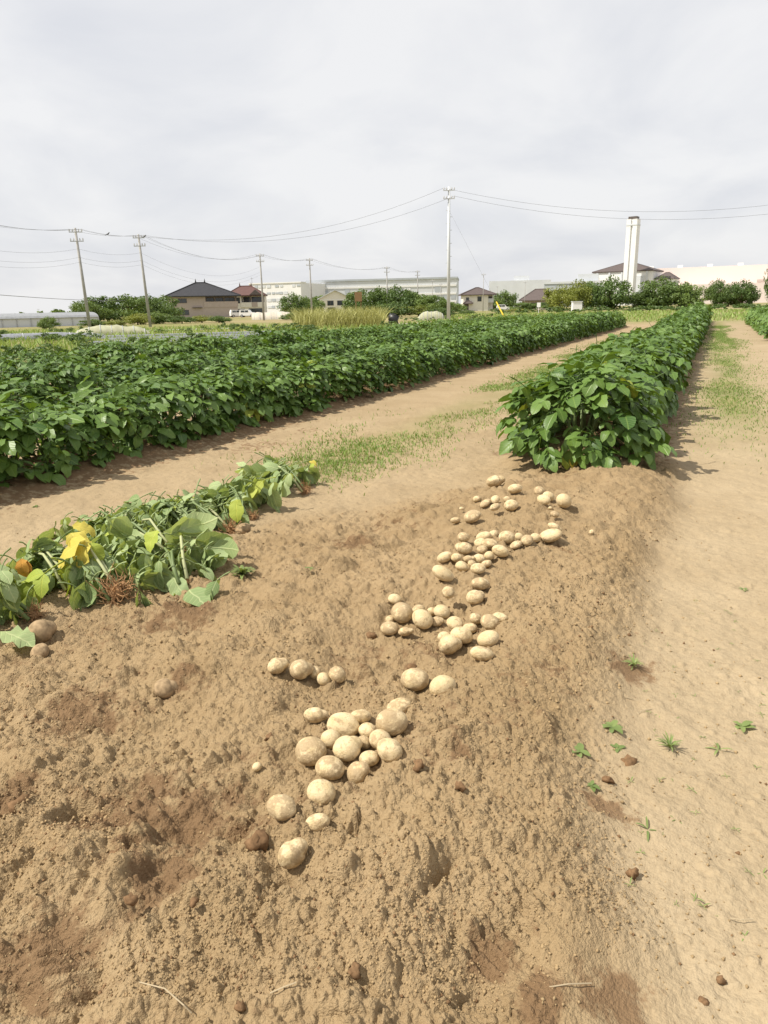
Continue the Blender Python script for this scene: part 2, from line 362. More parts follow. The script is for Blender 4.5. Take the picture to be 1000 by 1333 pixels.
def build_ground():
    a0 = math.pi / 2 + YAW          # camera azimuth
    half = math.radians(40)
    th_d = np.linspace(a0 - half, a0 + half, 640)
    th_c = np.linspace(a0 + half, a0 - half + 2 * math.pi, 72)[1:-1]
    th = np.concatenate([th_d, th_c]); nt_ = len(th)
    r = np.concatenate([np.linspace(0.15, 0.85, 12)[:-1], np.geomspace(0.85, 8.6, 960), np.geomspace(8.6, 60, 190)[1:], np.geomspace(60, 5200, 60)[1:]])
    RR, TT = np.meshgrid(r, th, indexing='ij')
    X = (RR * np.cos(TT)).ravel(); Y = (RR * np.sin(TT)).ravel()
    Z = height(X, Y)
    V = np.stack([X, Y, Z], 1); V = np.vstack([V, [[0, 0, 0.0]]])
    nr = len(r); i = np.arange(nr - 1)[:, None] * nt_; j = np.arange(nt_)[None, :]; j2 = (j + 1) % nt_
    q = np.stack([i + j, i + nt_ + j, i + nt_ + j2, i + j2], -1).reshape(-1, 4)
    c = len(V) - 1
    tri = np.stack([np.full(nt_, c), np.arange(nt_), (np.arange(nt_) + 1) % nt_], 1)
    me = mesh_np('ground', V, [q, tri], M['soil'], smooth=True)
    x = V[:, 0]; y = V[:, 1]; rr = np.hypot(x, y)
    dug, ridge = masks(x, y)
    path = 1 - np.clip(dug + 8 * ridge, 0, 1)
    path *= 0.62 + 0.38 * sm(-.9, .2, x)
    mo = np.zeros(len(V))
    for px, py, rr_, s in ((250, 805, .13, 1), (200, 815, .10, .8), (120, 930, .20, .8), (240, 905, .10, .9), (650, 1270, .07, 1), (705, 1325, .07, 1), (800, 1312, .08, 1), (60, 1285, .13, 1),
                           (20, 1060, .1, .9), (170, 1080, .2, .9), (260, 1090, .16, .9), (345, 1100, .1, .7), (215, 1180, .12, .8), (460, 718, .15, .9), (600, 1030, .06, .8), (820, 880, .12, .8),  # spots in the lower-left pits: damp soil plus painted shade of the hollows
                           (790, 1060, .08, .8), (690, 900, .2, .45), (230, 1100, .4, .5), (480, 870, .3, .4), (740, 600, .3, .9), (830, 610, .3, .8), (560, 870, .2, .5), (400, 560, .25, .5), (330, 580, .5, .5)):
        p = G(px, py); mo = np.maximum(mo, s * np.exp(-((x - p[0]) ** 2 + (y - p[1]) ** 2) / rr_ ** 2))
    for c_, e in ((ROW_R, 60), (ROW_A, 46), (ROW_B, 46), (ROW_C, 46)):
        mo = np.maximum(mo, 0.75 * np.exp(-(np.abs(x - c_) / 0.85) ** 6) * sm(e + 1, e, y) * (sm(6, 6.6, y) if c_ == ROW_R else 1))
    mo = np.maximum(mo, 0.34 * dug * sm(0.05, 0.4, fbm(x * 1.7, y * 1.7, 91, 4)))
    # grass cover
    g = 0.85 * np.exp(-((x + 3.05 + 0.12 * vnoise(y * .4, y * 0, 8)) / 0.34) ** 2) * sm(4.4, 6.5, y) * (0.6 + 0.5 * fbm(x * 1.2, y * .5, 61, 3)) * sm(60, 30, y)
    g = np.maximum(g, 1.0 * np.exp(-((x - 0.30) / 0.36) ** 2) * sm(6, 12, y) * (0.55 + 0.9 * fbm(x * 1.2, y * .25, 66, 3)))
    far = np.maximum(sm(46, 58, y), sm(-12.5, -16, x) )
    far = np.maximum(far, sm(5, 9, x) * sm(8, 20, rr))
    g = np.maximum(g, far * np.clip(0.75 + 0.9 * fbm(x * .06, y * .06, 64, 4), 0, 1))
    bare = np.exp(-(((x + 24) / 10) ** 2 + ((y - 95) / 16) ** 2) ** 2)   # bare plot beyond the rows
    g = g * (1 - 0.75 * bare)
    for nm, v in (('path', path), ('moist_shade', mo), ('grass', np.clip(g, 0, 1))):
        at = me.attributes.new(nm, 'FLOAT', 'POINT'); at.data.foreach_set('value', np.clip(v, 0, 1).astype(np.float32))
    o = mk('ground', me); o['kind'] = 'structure'
    o['label'] = 'sandy brown vegetable field with dug bank and trodden paths'
build_ground()

# ------------------------------------------------------------------ leaves
def leaflet(L, Wd, segs, fold, curve, g, crumple=0.0, wave=0.0):
    """one leaflet along +x, upper side +z; returns verts, tris, quads, uv"""
    t = np.linspace(0, 1, segs + 1)
    w = Wd * (t ** 0.6) * (1 - t) ** 0.75 / 0.44 * 0.5
    ang = curve * t
    x = np.concatenate([[0], np.cumsum(np.cos((ang[1:] + ang[:-1]) / 2) * L / segs)])
    z = -np.concatenate([[0], np.cumsum(np.sin((ang[1:] + ang[:-1]) / 2) * L / segs)])
    V = [(x[0], 0, z[0])]; uv = [(0, 0)]
    for i in range(1, segs):
        wl = w[i] * (1 + 0.1 * g.normal()); wr = w[i] * (1 + 0.1 * g.normal())
        cf, sf = math.cos(fold), math.sin(fold)
        V += [(x[i], wl * cf, z[i] + wl * sf + wave * g.normal() * Wd + crumple * g.normal() * L),
              (x[i], crumple * g.normal() * L * .5, z[i] + crumple * g.normal() * L * .5),
              (x[i], -wr * cf, z[i] + wr * sf + wave * g.normal() * Wd + crumple * g.normal() * L)]
        uv += [(t[i], w[i] / Wd * 2), (t[i], 0), (t[i], -w[i] / Wd * 2)]
    V.append((x[-1], 0, z[-1])); uv.append((1, 0)); last = len(V) - 1
    T = [(0, 2, 1), (0, 3, 2)]; Q = []
    for i in range(segs - 2):
        a = 1 + 3 * i; b = a + 3
        Q += [(a, a + 1, b + 1, b), (a + 1, a + 2, b + 2, b + 1)]
    a = 1 + 3 * (segs - 2)
    T += [(a, a + 1, last), (a + 1, a + 2, last)]
    return np.array(V), np.array(T).reshape(-1, 3), np.array(Q).reshape(-1, 4), np.array(uv)
def rotm(ax, a):
    return np.array(Matrix.Rotation(a, 3, ax))
class Geo:
    """pile of vertex arrays that becomes one mesh"""
    def __init__(s): s.V = []; s.T = []; s.Q = []; s.uv = []; s.t = []; s.n = 0
    def add(s, V, T, Q, uv=None, tint=0.5):
        s.V.append(V); s.n0 = s.n
        if len(T): s.T.append(np.asarray(T) + s.n)
        if len(Q): s.Q.append(np.asarray(Q) + s.n)
        s.uv.append(uv if uv is not None else np.tile([[0.5, 0.6]], (len(V), 1)))
        s.t.append(np.full(len(V), tint) if np.isscalar(tint) else tint); s.n += len(V)
    def arrays(s):
        return (np.vstack(s.V), np.vstack(s.T) if s.T else np.zeros((0, 3), int), np.vstack(s.Q) if s.Q else np.zeros((0, 4), int), np.vstack(s.uv), np.concatenate(s.t))
    def addgeo(s, A, Rm, loc, tint=None):
        V, T, Q, uv, t = A
        s.add(V @ Rm.T + loc, T, Q, uv, np.clip(t + tint, 0, 1) if tint is not None else t)
    def mesh(s, name, mat, smooth=True):
        V, T, Q, uv, t = s.arrays(); return mesh_np(name, V, [T, Q], mat, uv, t, smooth)
def tubegeo(pts, rad, n=4):
    m = MB(); m.tube(pts, rad, n, cap=False)
    return np.array(m.v), np.zeros((0, 3), int), np.array(m.f)
def compound(g, L=0.36, pairs=2, segs=5, size=0.145, wilt=0.0, fold=0.22, curve=0.55):
    """a potato leaf: petiole with paired leaflets and one at the tip"""
    G_ = Geo()
    droop = 0.22 + 0.25 * g.random() + wilt * 0.8
    ts = np.linspace(0, 1, 6); ang = droop * ts * 1.3
    step = L * 0.72 / 5
    px = np.concatenate([[0], np.cumsum(np.cos(ang[1:]) * step)]); pz = np.concatenate([[0], np.cumsum(-np.sin(ang[1:]) * step)])
    pts = np.stack([px, np.zeros(6) + 0.02 * g.normal(size=6) * L * ts, pz], 1)
    V, T, Q = tubegeo(pts[::1] if segs > 4 else pts[::5], [0.0045 * (1 - 0.6 * k) for k in (ts if segs > 4 else ts[::5])], 3)
    G_.add(V, T, Q, np.tile([[0.5, 0.6]], (len(V), 1)), 0.4)
    def put(base, yaw, pitch, rollx, L_, tint):
        cr = 0.035 * wilt + 0.006; 
        lv, lt, lq, lu = leaflet(L_, L_ * (0.60 + 0.12 * g.random()) * (1 + 0.12 * wilt), segs, fold * (1 - 3.0 * wilt) + 0.12 * g.normal(), curve * (0.6 + 0.8 * g.random()) + wilt * (0.5 + 1.2 * g.random()), g, cr * (segs > 3), 0.035 * (segs > 3))
        Rm = rotm('Z', yaw) @ rotm('Y', pitch) @ rotm('X', rollx)
        G_.add(lv @ Rm.T + base, lt, lq, lu, tint)
    t0 = g.random()
    put(pts[-1], 0.15 * g.normal(), ang[-1] * 0.9, 0.25 * g.normal(), size * (0.9 + 0.25 * g.random()), np.clip(t0 + .15 * g.normal(), 0, 1))
    for p in range(pairs):
        f = 0.88 - p * (0.62 / max(pairs, 1)); i = f * 5; i0 = int(i); fr = i - i0
        b = pts[i0] * (1 - fr) + pts[min(i0 + 1, 5)] * fr
        for sd in (1, -1):
            put(b, sd * (0.95 + 0.2 * g.normal()), ang[i0] * 0.6 + 0.2 * g.normal() + wilt * .5, sd * -0.15 + 0.25 * g.normal(), size * (0.86 - 0.17 * p) * (0.85 + 0.3 * g.random()), np.clip(t0 + .15 * g.normal(), 0, 1))
    return G_.arrays()
gl = np.random.default_rng(21)
LEAF_NEAR = [compound(gl, 0.38 + 0.06 * gl.random(), 2, 6) for _ in range(9)]
LEAF_MID = [compound(gl, 0.38 + 0.06 * gl.random(), 2, 3) for _ in range(8)]
LEAF_NEAR_ME = [mesh_np('leaf', a[0], [a[1], a[2]], M['leaf'], a[3], a[4], True) for a in LEAF_NEAR]

LEAF_LIME_ME = [mesh_np('leaf', a[0], [a[1], a[2]], M['leaf_lime'], a[3], a[4], True) for a in LEAF_NEAR]
def basis(fwd, up):
    f = fwd / np.linalg.norm(fwd); s = np.cross(up, f); s /= np.linalg.norm(s); u = np.cross(f, s)
    return np.stack([f, s, u], 1)
def leaf_spots(g, n, hw=0.45, hl=0.30, ht=0.74, end=0):
    """where the leaves of one plant sit: along the skin of a rounded hedge section, some deeper inside"""
    out = []
    for k in range(n):
        deep = 1.0 if k < n * 0.74 else 0.5 + 0.4 * g.random()
        y = (g.random() * 2 - 1) * hl
        if end and k % 2 == 0:       # rounded end of the row, leaves spill towards -y
            az = -math.pi / 2 + g.uniform(-1.25, 1.25); el = g.uniform(0.0, 1.0) ** 0.85 * math.pi / 2
            o = np.array([math.cos(az) * math.cos(el), math.sin(az) * math.cos(el), math.sin(el)])
            p = np.array([o[0] * hw, o[1] * 0.50, 0.10 + (ht - 0.10) * max(o[2], 0) ** 0.8])
        else:
            a = g.uniform(-1, 1); a = math.copysign(abs(a) ** 0.9, a) * math.radians(100)
            cz = max(math.cos(a), -0.15)
            o = np.array([math.sin(a), 0.0, cz])
            p = np.array([hw * math.copysign(abs(math.sin(a)) ** 0.75, a), y, 0.16 + (ht - 0.16) * math.copysign(abs(cz) ** 0.65, cz)])
            o = o + np.array([0, y / hl * 0.35 + 0.35 * g.normal(), 0])
        if k % 5 == 4:               # skirt of low leaves
            sd = 1 if g.random() < .5 else -1; p = np.array([sd * hw * g.uniform(.65, 1.0), y, g.uniform(.10, .30)]); o = np.array([sd, .4 * g.normal(), .25]); deep = 1.0
        if end and k % 5 == 4:
            az = -math.pi / 2 + g.uniform(-1.7, 1.7); o = np.array([math.cos(az), math.sin(az), .2]); p = np.array([o[0] * hw * .95, o[1] * g.uniform(.38, .62), g.uniform(.08, .30)])
        p = p * np.array([deep, 1, 0.55 + 0.45 * deep]); p[2] = max(p[2], 0.09)
        p *= 1 + 0.05 * g.normal()
        o /= np.linalg.norm(o)
        flat = 1 - abs(o[2])
        fwd = np.array([o[0], o[1], 0]) * 0.9 + 0.55 * np.append(g.normal(size=2), 0) * (1 - 0.6 * flat) + np.array([0, 0, 0.20 * o[2] - 0.38 * flat + 0.18 * g.normal()])
        if np.linalg.norm(fwd) < 0.1: fwd = np.array([1.0, 0, 0])
        fwd /= np.linalg.norm(fwd)
        up = np.array([0, 0, 1.0]) + (0.6 + 0.8 * flat) * o + 0.2 * g.normal(size=3)
        B = basis(fwd, up)
        sc = (0.70 + 0.6 * g.random())
        base = p - B[:, 0] * 0.22 * sc
        base[2] = max(base[2], 0.05)
        out.append((base, B, sc))
    return out
def stem_mesh(g, hw=0.42, n=6, ht=0.55):
    m = MB()
    for k in range(n):
        a = 2 * math.pi * (k + g.random()) / n; r = hw * (0.4 + 0.6 * g.random())
        e = np.array([math.cos(a) * r, math.sin(a) * r * 0.5, ht * (0.7 + 0.3 * g.random())])
        m.tube([(0.05 * math.cos(a), 0.05 * math.sin(a), -0.04), (e[0] * .45, e[1] * .45, e[2] * .55), e], [0.011, 0.009, 0.005], 5)
    return m.mesh('stem', M['stem'], True)
STEM_ME = [stem_mesh(gl) for _ in range(3)]
FOL_ME = []
for v in range(6):
    gg = Geo()
    for base, B, sc in leaf_spots(gl, 76):
        gg.addgeo(LEAF_MID[gl.integers(8)], B * sc, base, 0.18 * gl.normal())
    FOL_ME.append(gg.mesh('foliage', M['leaf']))
def far_plant(G_, x, y, s):
    a = FARLEAF[gl.integers(len(FARLEAF))]; c = gl.choice([0, math.pi]) + 0.15 * gl.normal()
    V, T, Q, uv, t = a
    G_.add((V * s) @ rotm('Z', c).T + np.array([x, y, zs(x, y)]), T, Q, uv, t)

def plant(x, y, s, label, group, near, end=0):
    z = zs(x, y)
    r = empty('potato_plant', (x, y, z - 0.01), gl.choice([0.0, math.pi]) * (0 if end else 1) + 0.12 * gl.normal())
    r.scale = (s[0], s[0], s[1])
    tag(r, label, 'plant', group)
    if near:
        n = 0
        for base, B, sc in leaf_spots(gl, 150 if end else 76, hw=.56 if end else .45, end=end):
            Mx = Matrix(((B[0, 0] * sc, B[0, 1] * sc, B[0, 2] * sc, base[0]), (B[1, 0] * sc, B[1, 1] * sc, B[1, 2] * sc, base[1]), (B[2, 0] * sc, B[2, 1] * sc, B[2, 2] * sc, base[2]), (0, 0, 0, 1)))
            mk('leaf', (LEAF_LIME_ME if gl.random() < .012 else LEAF_NEAR_ME)[gl.integers(9)], r, mw=Mx)
    else:
        mk('foliage', FOL_ME[gl.integers(6)], r)
    mk('stem', STEM_ME[gl.integers(3)], r)
    return r
FARLEAF = []
for v in range(3):
    gg = Geo()
    for base, B, sc in leaf_spots(gl, 44):
        gg.addgeo(LEAF_MID[gl.integers(8)], B * sc * 1.08, base, 0.18 * gl.normal())
    FARLEAF.append(gg.arrays())
STEP = 0.43
rowspec = [
    ('R', ROW_R, ROW_R_START, 56, 90, 10.5, 'leafy potato plant farther up the row that starts above the dug potatoes', 'plants of the row above the dug potatoes'),
    ('A', ROW_A, 1.6, 45.5, 88, 10.5, 'leafy potato plant in the front row left of the grassy path', 'plants of the front left row'),
    ('B', ROW_B, 2.5, 45, 74, 9.0, 'leafy potato plant in the second row from the path on the left', 'plants of the second left row'),
    ('C', ROW_C, 4.5, 44, 46, 0.0, 'leafy plant in the farthest of the three left rows', 'plants of the third left row'),
    ('E', ROW_E, 27, 52, 0, 0.0, '', ''),
]
restG = Geo()
for key, X, y0, y1, nmax, dnear, lab, grp in rowspec:
    y = y0; k = 0
    while y < y1:
        x = X + 0.05 * gl.normal(); d = math.hypot(x, y)
        hs = {'R': 0.84 + 0.08 * sm(6.5, 10, y) + 0.42 * sm(14, 45, y), 'A': 0.76 + 0.26 * sm(10, 38, y), 'B': 0.80 + 0.14 * sm(12, 38, y), 'C': 0.92, 'E': 1.05}[key] * (1 + 0.07 * gl.normal())
        ws = {'R': 1.10, 'A': 1.0, 'B': 1.0, 'C': 1.0, 'E': 1.1}[key] * (1 + 0.05 * gl.normal())
        if key == 'R' and k == 0:
            plant(x, y, (1.0, 0.86), 'bushy potato plant spilling over at the near end of the right row', grp, True, 1)
        elif k < nmax:
            lb = lab if key != 'R' or k > 5 else ['', 'second', 'third', 'fourth', 'fifth', 'sixth'][k] + ' potato plant from the near end of the right row'
            plant(x, y, (ws, hs), lb, grp, d < dnear and key != 'C')
        else:
            far_plant(restG, x, y, np.array([ws, ws, hs]))
        y += STEP * (1 + 0.12 * gl.normal()) * (1.0 if key != 'C' else 1.05); k += 1
o = mk('distant_potato_plants', restG.mesh('distant_potato_plants', M['leaf'])); o['kind'] = 'stuff'
o['label'] = 'far ends of the green potato rows'; o['category'] = 'plants'

# a few yellowed leaves low on the end plant
for px, py, mt in ((737, 606, 'leaf_lime'), (745, 604, 'leaf_yellow')):
    pass

# ------------------------------------------------------------------ potatoes
def icosphere(sub):
    import bmesh
    bm = bmesh.new(); bmesh.ops.create_icosphere(bm, subdivisions=sub, radius=1.0)
    V = np.array([v.co[:] for v in bm.verts]); Fc = np.array([[v.index for v in f.verts] for f in bm.faces]); bm.free(); return V, Fc
ICO4 = icosphere(4); ICO2 = icosphere(2); ICO1 = icosphere(1)
def potatomat():
    m, n, l, b = newmat('potato_skin')
    tc = n.new('ShaderNodeTexCoord'); oi = n.new('ShaderNodeObjectInfo')
    off = n.new('ShaderNodeVectorMath'); off.operation = 'MULTIPLY_ADD'; off.inputs[1].default_value = (1, 1, 1)
    sc = n.new('ShaderNodeMath'); sc.operation = 'MULTIPLY'; sc.inputs[1].default_value = 37.0; l.new(oi.outputs['Random'], sc.inputs[0])
    l.new(tc.outputs['Object'], off.inputs[0]); l.new(sc.outputs[0], off.inputs[2])
    def noise(s, d=5, r=.6):
        t = n.new('ShaderNodeTexNoise'); t.inputs['Scale'].default_value = s; t.inputs['Detail'].default_value = d; t.inputs['Roughness'].default_value = r
        l.new(off.outputs[0], t.inputs['Vector']); return t.outputs['Fac']
    def ramp(v, p0, c0, p1, c1):
        r = n.new('ShaderNodeValToRGB'); l.new(v, r.inputs[0]); e = r.color_ramp.elements
        e[0].position = p0; e[0].color = (*c0, 1); e[1].position = p1; e[1].color = (*c1, 1); return r.outputs[0]
    skin = ramp(noise(1.3), .3, (0.55, 0.415, 0.215), .7, (0.70, 0.56, 0.345))
    # dry soil stuck on: coarse patches, amount differs from one tuber to the next
    mr = n.new('ShaderNodeMapRange'); mr.inputs[1].default_value = 0; mr.inputs[2].default_value = 1; mr.inputs[3].default_value = -0.08; mr.inputs[4].default_value = 0.12
    l.new(oi.outputs['Random'], mr.inputs[0])
    ad = n.new('ShaderNodeMath'); ad.operation = 'ADD'; l.new(noise(1.9, 6, .62), ad.inputs[0]); l.new(mr.outputs[0], ad.inputs[1])
    dm = n.new('ShaderNodeMapRange'); dm.inputs[1].default_value = 0.50; dm.inputs[2].default_value = 0.60; dm.inputs[4].default_value = 0.72; l.new(ad.outputs[0], dm.inputs[0])
    dirt = ramp(noise(7), .35, (0.29, 0.20, 0.105), .7, (0.40, 0.29, 0.165))
    mx = n.new('ShaderNodeMix'); mx.data_type = 'RGBA'; l.new(dm.outputs[0], mx.inputs[0]); l.new(skin, mx.inputs[6]); l.new(dirt, mx.inputs[7])
    sp = n.new('ShaderNodeMapRange'); sp.inputs[1].default_value = 0.60; sp.inputs[2].default_value = 0.68; sp.inputs[4].default_value = 0.55; l.new(noise(9, 3, .5), sp.inputs[0])
    m2 = n.new('ShaderNodeMix'); m2.data_type = 'RGBA'; l.new(sp.outputs[0], m2.inputs[0]); l.new(mx.outputs[2], m2.inputs[6]); m2.inputs[7].default_value = (0.30, 0.19, 0.09, 1)
    l.new(m2.outputs[2], b.inputs['Base Color']); b.inputs['Roughness'].default_value = 0.62; b.inputs['Specular IOR Level'].default_value = 0.3
    bp = n.new('ShaderNodeBump'); bp.inputs['Strength'].default_value = 0.35; bp.inputs['Distance'].default_value = 0.05
    l.new(noise(8, 6, .65), bp.inputs['Height']); l.new(bp.outputs[0], b.inputs['Normal'])
    return m
M['potato'] = potatomat()
M['potato_dusty'] = plain('dusty_potato_skin', (0.30, 0.215, 0.125), 0.95, 0.1, var=0.4, scale=2.2)
def potato_mesh(g, lobed=0.0):
    V, Fc = ICO4; V = V.copy()
    ax = np.array([1.0 + 0.10 * g.random(), 0.92 + 0.10 * g.random(), 0.84 + 0.10 * g.random()])
    r = np.ones(len(V))
    for k in range(5):
        d = g.normal(size=3); d /= np.linalg.norm(d); c = V @ d
        r += 0.085 * g.normal() * np.exp(-((1 - c) / 0.5) ** 2)
    if lobed:
        d = np.array([0.8, 0.5, 0.2]); d /= np.linalg.norm(d); c = V @ d
        r += lobed * np.exp(-((1 - c) / 0.16) ** 2) - lobed * 0.35 * np.exp(-((c - 0.62) / 0.14) ** 2)
    for k in range(9):           # eyes: little pits with a brow
        d = g.normal(size=3); d /= np.linalg.norm(d); c = np.arccos(np.clip(V @ d, -1, 1))
        r -= 0.055 * np.exp(-(c / 0.11) ** 2); r += 0.014 * np.exp(-((c - 0.20) / 0.09) ** 2)
    V = V * r[:, None] * ax
    V /= np.abs(V).max(axis=0).mean()
    return mesh_np('potato', V, Fc, M['potato'], smooth=True)
gp = np.random.default_rng(5)
POT_ME = [potato_mesh(gp) for _ in range(9)] + [potato_mesh(gp, 0.22) for _ in range(3)]
# each entry: centre column, row, width, height in the photograph
def z1(l): return [(450 + a / 3.03, 600 + b / 3.03, c / 3.03, d / 3.03) + tuple(e) for a, b, c, d, *e in l]
def z2(l): return [(330 + a / 3.3333, 830 + b / 3.3333, c / 3.3333, d / 3.3333) + tuple(e) for a, b, c, d, *e in l]
# clusters: (phrase, tubers from the photograph); an optional fifth number sinks the tuber into the soil
PC = [
 ('of the pair nearest the end plant', z1([(590, 82, 72, 56), (670, 110, 60, 42)])),
 ('of the right group below the leafy row', z1([(765, 121, 46, 42), (780, 167, 52, 44), (800, 140, 50, 45), (808, 187, 20, 16), (825, 211, 34, 28), (860, 158, 62, 62)])),
 ('of the huddle below the leafy row', z1([(518, 155, 30, 26), (550, 168, 50, 30), (590, 182, 44, 32), (590, 152, 36, 32), (638, 153, 34, 30), (653, 182, 54, 48)])),
 ('of the three stray tubers left of the huddle', z1([(434, 235, 38, 28), (457, 188, 20, 14), (497, 220, 66, 52)])),
 ('at the back of the long upper heap', z1([(465, 302, 46, 42), (545, 300, 60, 50), (583, 290, 40, 34), (637, 302, 62, 58), (684, 300, 34, 34), (716, 313, 54, 42), (750, 303, 40, 40), (808, 295, 88, 56), (822, 262, 60, 36)])),
 ('in the middle of the long upper heap', z1([(447, 340, 36, 36), (470, 348, 64, 54), (530, 325, 50, 40), (538, 350, 44, 36), (568, 328, 62, 46), (566, 374, 38, 40), (610, 357, 64, 54), (670, 332, 48, 32)])),
 ('at the front of the long upper heap', z1([(384, 444, 90, 58), (393, 388, 62, 46), (437, 382, 40, 38), (460, 420, 60, 50), (485, 390, 50, 38), (500, 408, 40, 34), (527, 386, 46, 42), (523, 432, 58, 46), (554, 406, 40, 36)])),
 ('of the three below the long upper heap', z1([(404, 520, 54, 62), (510, 540, 76, 68), (532, 486, 72, 58)])),
 ('of the left middle heap', z1([(172, 660, 70, 54), (178, 625, 36, 36), (192, 545, 50, 45, .3), (222, 600, 84, 104), (235, 675, 66, 42), (288, 585, 50, 44), (303, 625, 82, 84), (345, 595, 42, 36), (362, 632, 50, 42), (376, 595, 70, 56)])),
 ('of the right middle heap', z1([(388, 695, 50, 50), (412, 728, 92, 96), (432, 640, 64, 54), (455, 692, 88, 82), (492, 658, 56, 46), (512, 628, 62, 54), (534, 760, 90, 70), (562, 702, 84, 72), (567, 638, 76, 66), (608, 618, 60, 44, .45)])),
 ('of the short line left of the heaps', z2([(104, 128, 88, 88), (205, 142, 100, 102), (272, 160, 56, 60), (304, 178, 58, 68), (364, 163, 76, 80)])),
 ('of the pair above the lower heap', z2([(700, 182, 116, 110), (822, 215, 110, 110, .35)])),
 ('in the back half of the lower heap', z2([(272, 336, 102, 80), (388, 380, 134, 92), (460, 346, 92, 68), (497, 402, 84, 66), (598, 367, 136, 102), (632, 300, 106, 78)])),
 ('in the front half of the lower heap', z2([(250, 493, 130, 130), (338, 440, 90, 80), (330, 572, 126, 124), (408, 476, 132, 118), (455, 590, 106, 112), (480, 455, 60, 66), (502, 525, 84, 76), (552, 440, 100, 90), (590, 490, 110, 108, .3)])),
 ('of the loose four below the lower heap', z2([(116, 735, 124, 108), (170, 945, 132, 138), (280, 803, 110, 86, .5), (293, 672, 122, 108)])),
]
SINGLE = [
 (450 + 970 / 3.03, 600 + 280 / 3.03, 22 / 3.03, 16 / 3.03, 0, 'tiny pale potato alone on the bare bank right of the heaps', 'potato'),
 (330 + 16 / 3.3333, 830 + 560 / 3.3333, 38 / 3.3333, 48 / 3.3333, .2, 'tiny brownish potato alone left of the lower heap', 'potato'),
 (215, 898, 31, 25, .3, 'soil coated potato half sunk in the bank, farthest left', 'potato_dusty'),
 (53, 823, 34, 36, .15, 'shrivelled brown seed potato below the pulled plants at left edge', 'potato_dusty'),
 (53, 849, 27, 22, .35, 'flattened brown lump of seed potato under the shrivelled one', 'potato_dusty'),
 (75, 738, 24, 26, 0, 'brown potato among the wilted leaves beside the yellow leaf', 'potato_dusty'),
 (316, 689, 21, 18, .2, 'small brown potato beside the roots of a pulled plant', 'potato_dusty'),
]
ORD = ['first', 'second', 'third', 'fourth', 'fifth', 'sixth', 'seventh', 'eighth', 'ninth', 'tenth']
spuds = []
def place_spud(px, py, w, h, sink):
    zc = 0.08
    for _ in range(6):
        p = G(px, py, zc); dep = (p - CAM) @ F_
        rw = w * dep / FPX / 2; rh = h * dep / FPX / 2
        rr = (rw + rh) / 2
        zc = zs(p[0], p[1]) + 0.008 + rr * (0.68 - 1.3 * sink)
    return p, rw, rh
for phrase, lst in PC:
    lst = sorted(lst, key=lambda e: e[0]); n = len(lst); ws = [e[2] for e in lst]
    for i, e in enumerate(lst):
        sink = e[4] if len(e) > 4 else 0.0
        p, rw, rh = place_spud(e[0], e[1], e[2], e[3], sink)
        size = 'large' if rw > 0.044 else ('small' if rw < 0.026 else 'medium')
        extra = 'half buried ' if sink else ''
        pos = 'leftmost' if i == 0 else ('rightmost' if i == n - 1 else ORD[i] + ' from left')
        spuds.append([p, rw, rh, sink, f'{size} {extra}pale potato, {pos} {phrase}', 'potato', 'dug potatoes lying on the soil'])
for px, py, w, h, sink, lab, mt in SINGLE:
    p, rw, rh = place_spud(px, py, w, h, sink)
    spuds.append([p, rw, rh, sink, lab, mt, 'dug potatoes lying on the soil'])
P = np.array([s[0] for s in spuds]); Rr = np.array([(s[1] + s[2]) / 2 for s in spuds]) * 0.93
P0 = P.copy(); SK = np.array([s[3] for s in spuds])
for it in range(60):                       # ease overlapping tubers apart
    for i in range(len(P)):
        d = P - P[i]; L = np.linalg.norm(d, axis=1); L[i] = 9
        ov = (Rr + Rr[i]) - L; js = np.where(ov > 0)[0]
        for j in js:
            u = d[j] / max(L[j], 1e-6); mv = u * ov[j] * 0.25
            P[j] += mv; P[i] -= mv
    P[:, :2] += (P0[:, :2] - P[:, :2]) * 0.06
    P[:, 2] += (P0[:, 2] - P[:, 2]) * 0.10
    P[:, 2] = np.maximum(P[:, 2], height(P[:, 0], P[:, 1], False) + 0.006 + Rr * (0.62 - 1.3 * SK))
for i, (p, rw, rh, sink, lab, mt, grp) in enumerate(spuds):
    k = gp.integers(12); o = mk('potato', POT_ME[k]); 
    if mt != 'potato':
        me = POT_ME[k].copy(); me.materials[0] = M[mt]; o.data = me
    o.location = P[i]
    asp = rw / rh
    sx = rw * 1.0; sz = rh * (1.0 if asp > 0.9 else 1.05)
    o.scale = (sx, (sx + sz) / 2, min(sz, sx * 1.05))
    q = Matrix.Rotation(YAW + 0.35 * gp.normal(), 3, 'Z') @ Matrix.Rotation(0.35 * gp.normal(), 3, 'X') @ Matrix.Rotation(0.3 * gp.normal(), 3, 'Y')
    o.rotation_euler = q.to_euler()
    tag(o, lab, 'potato', grp)

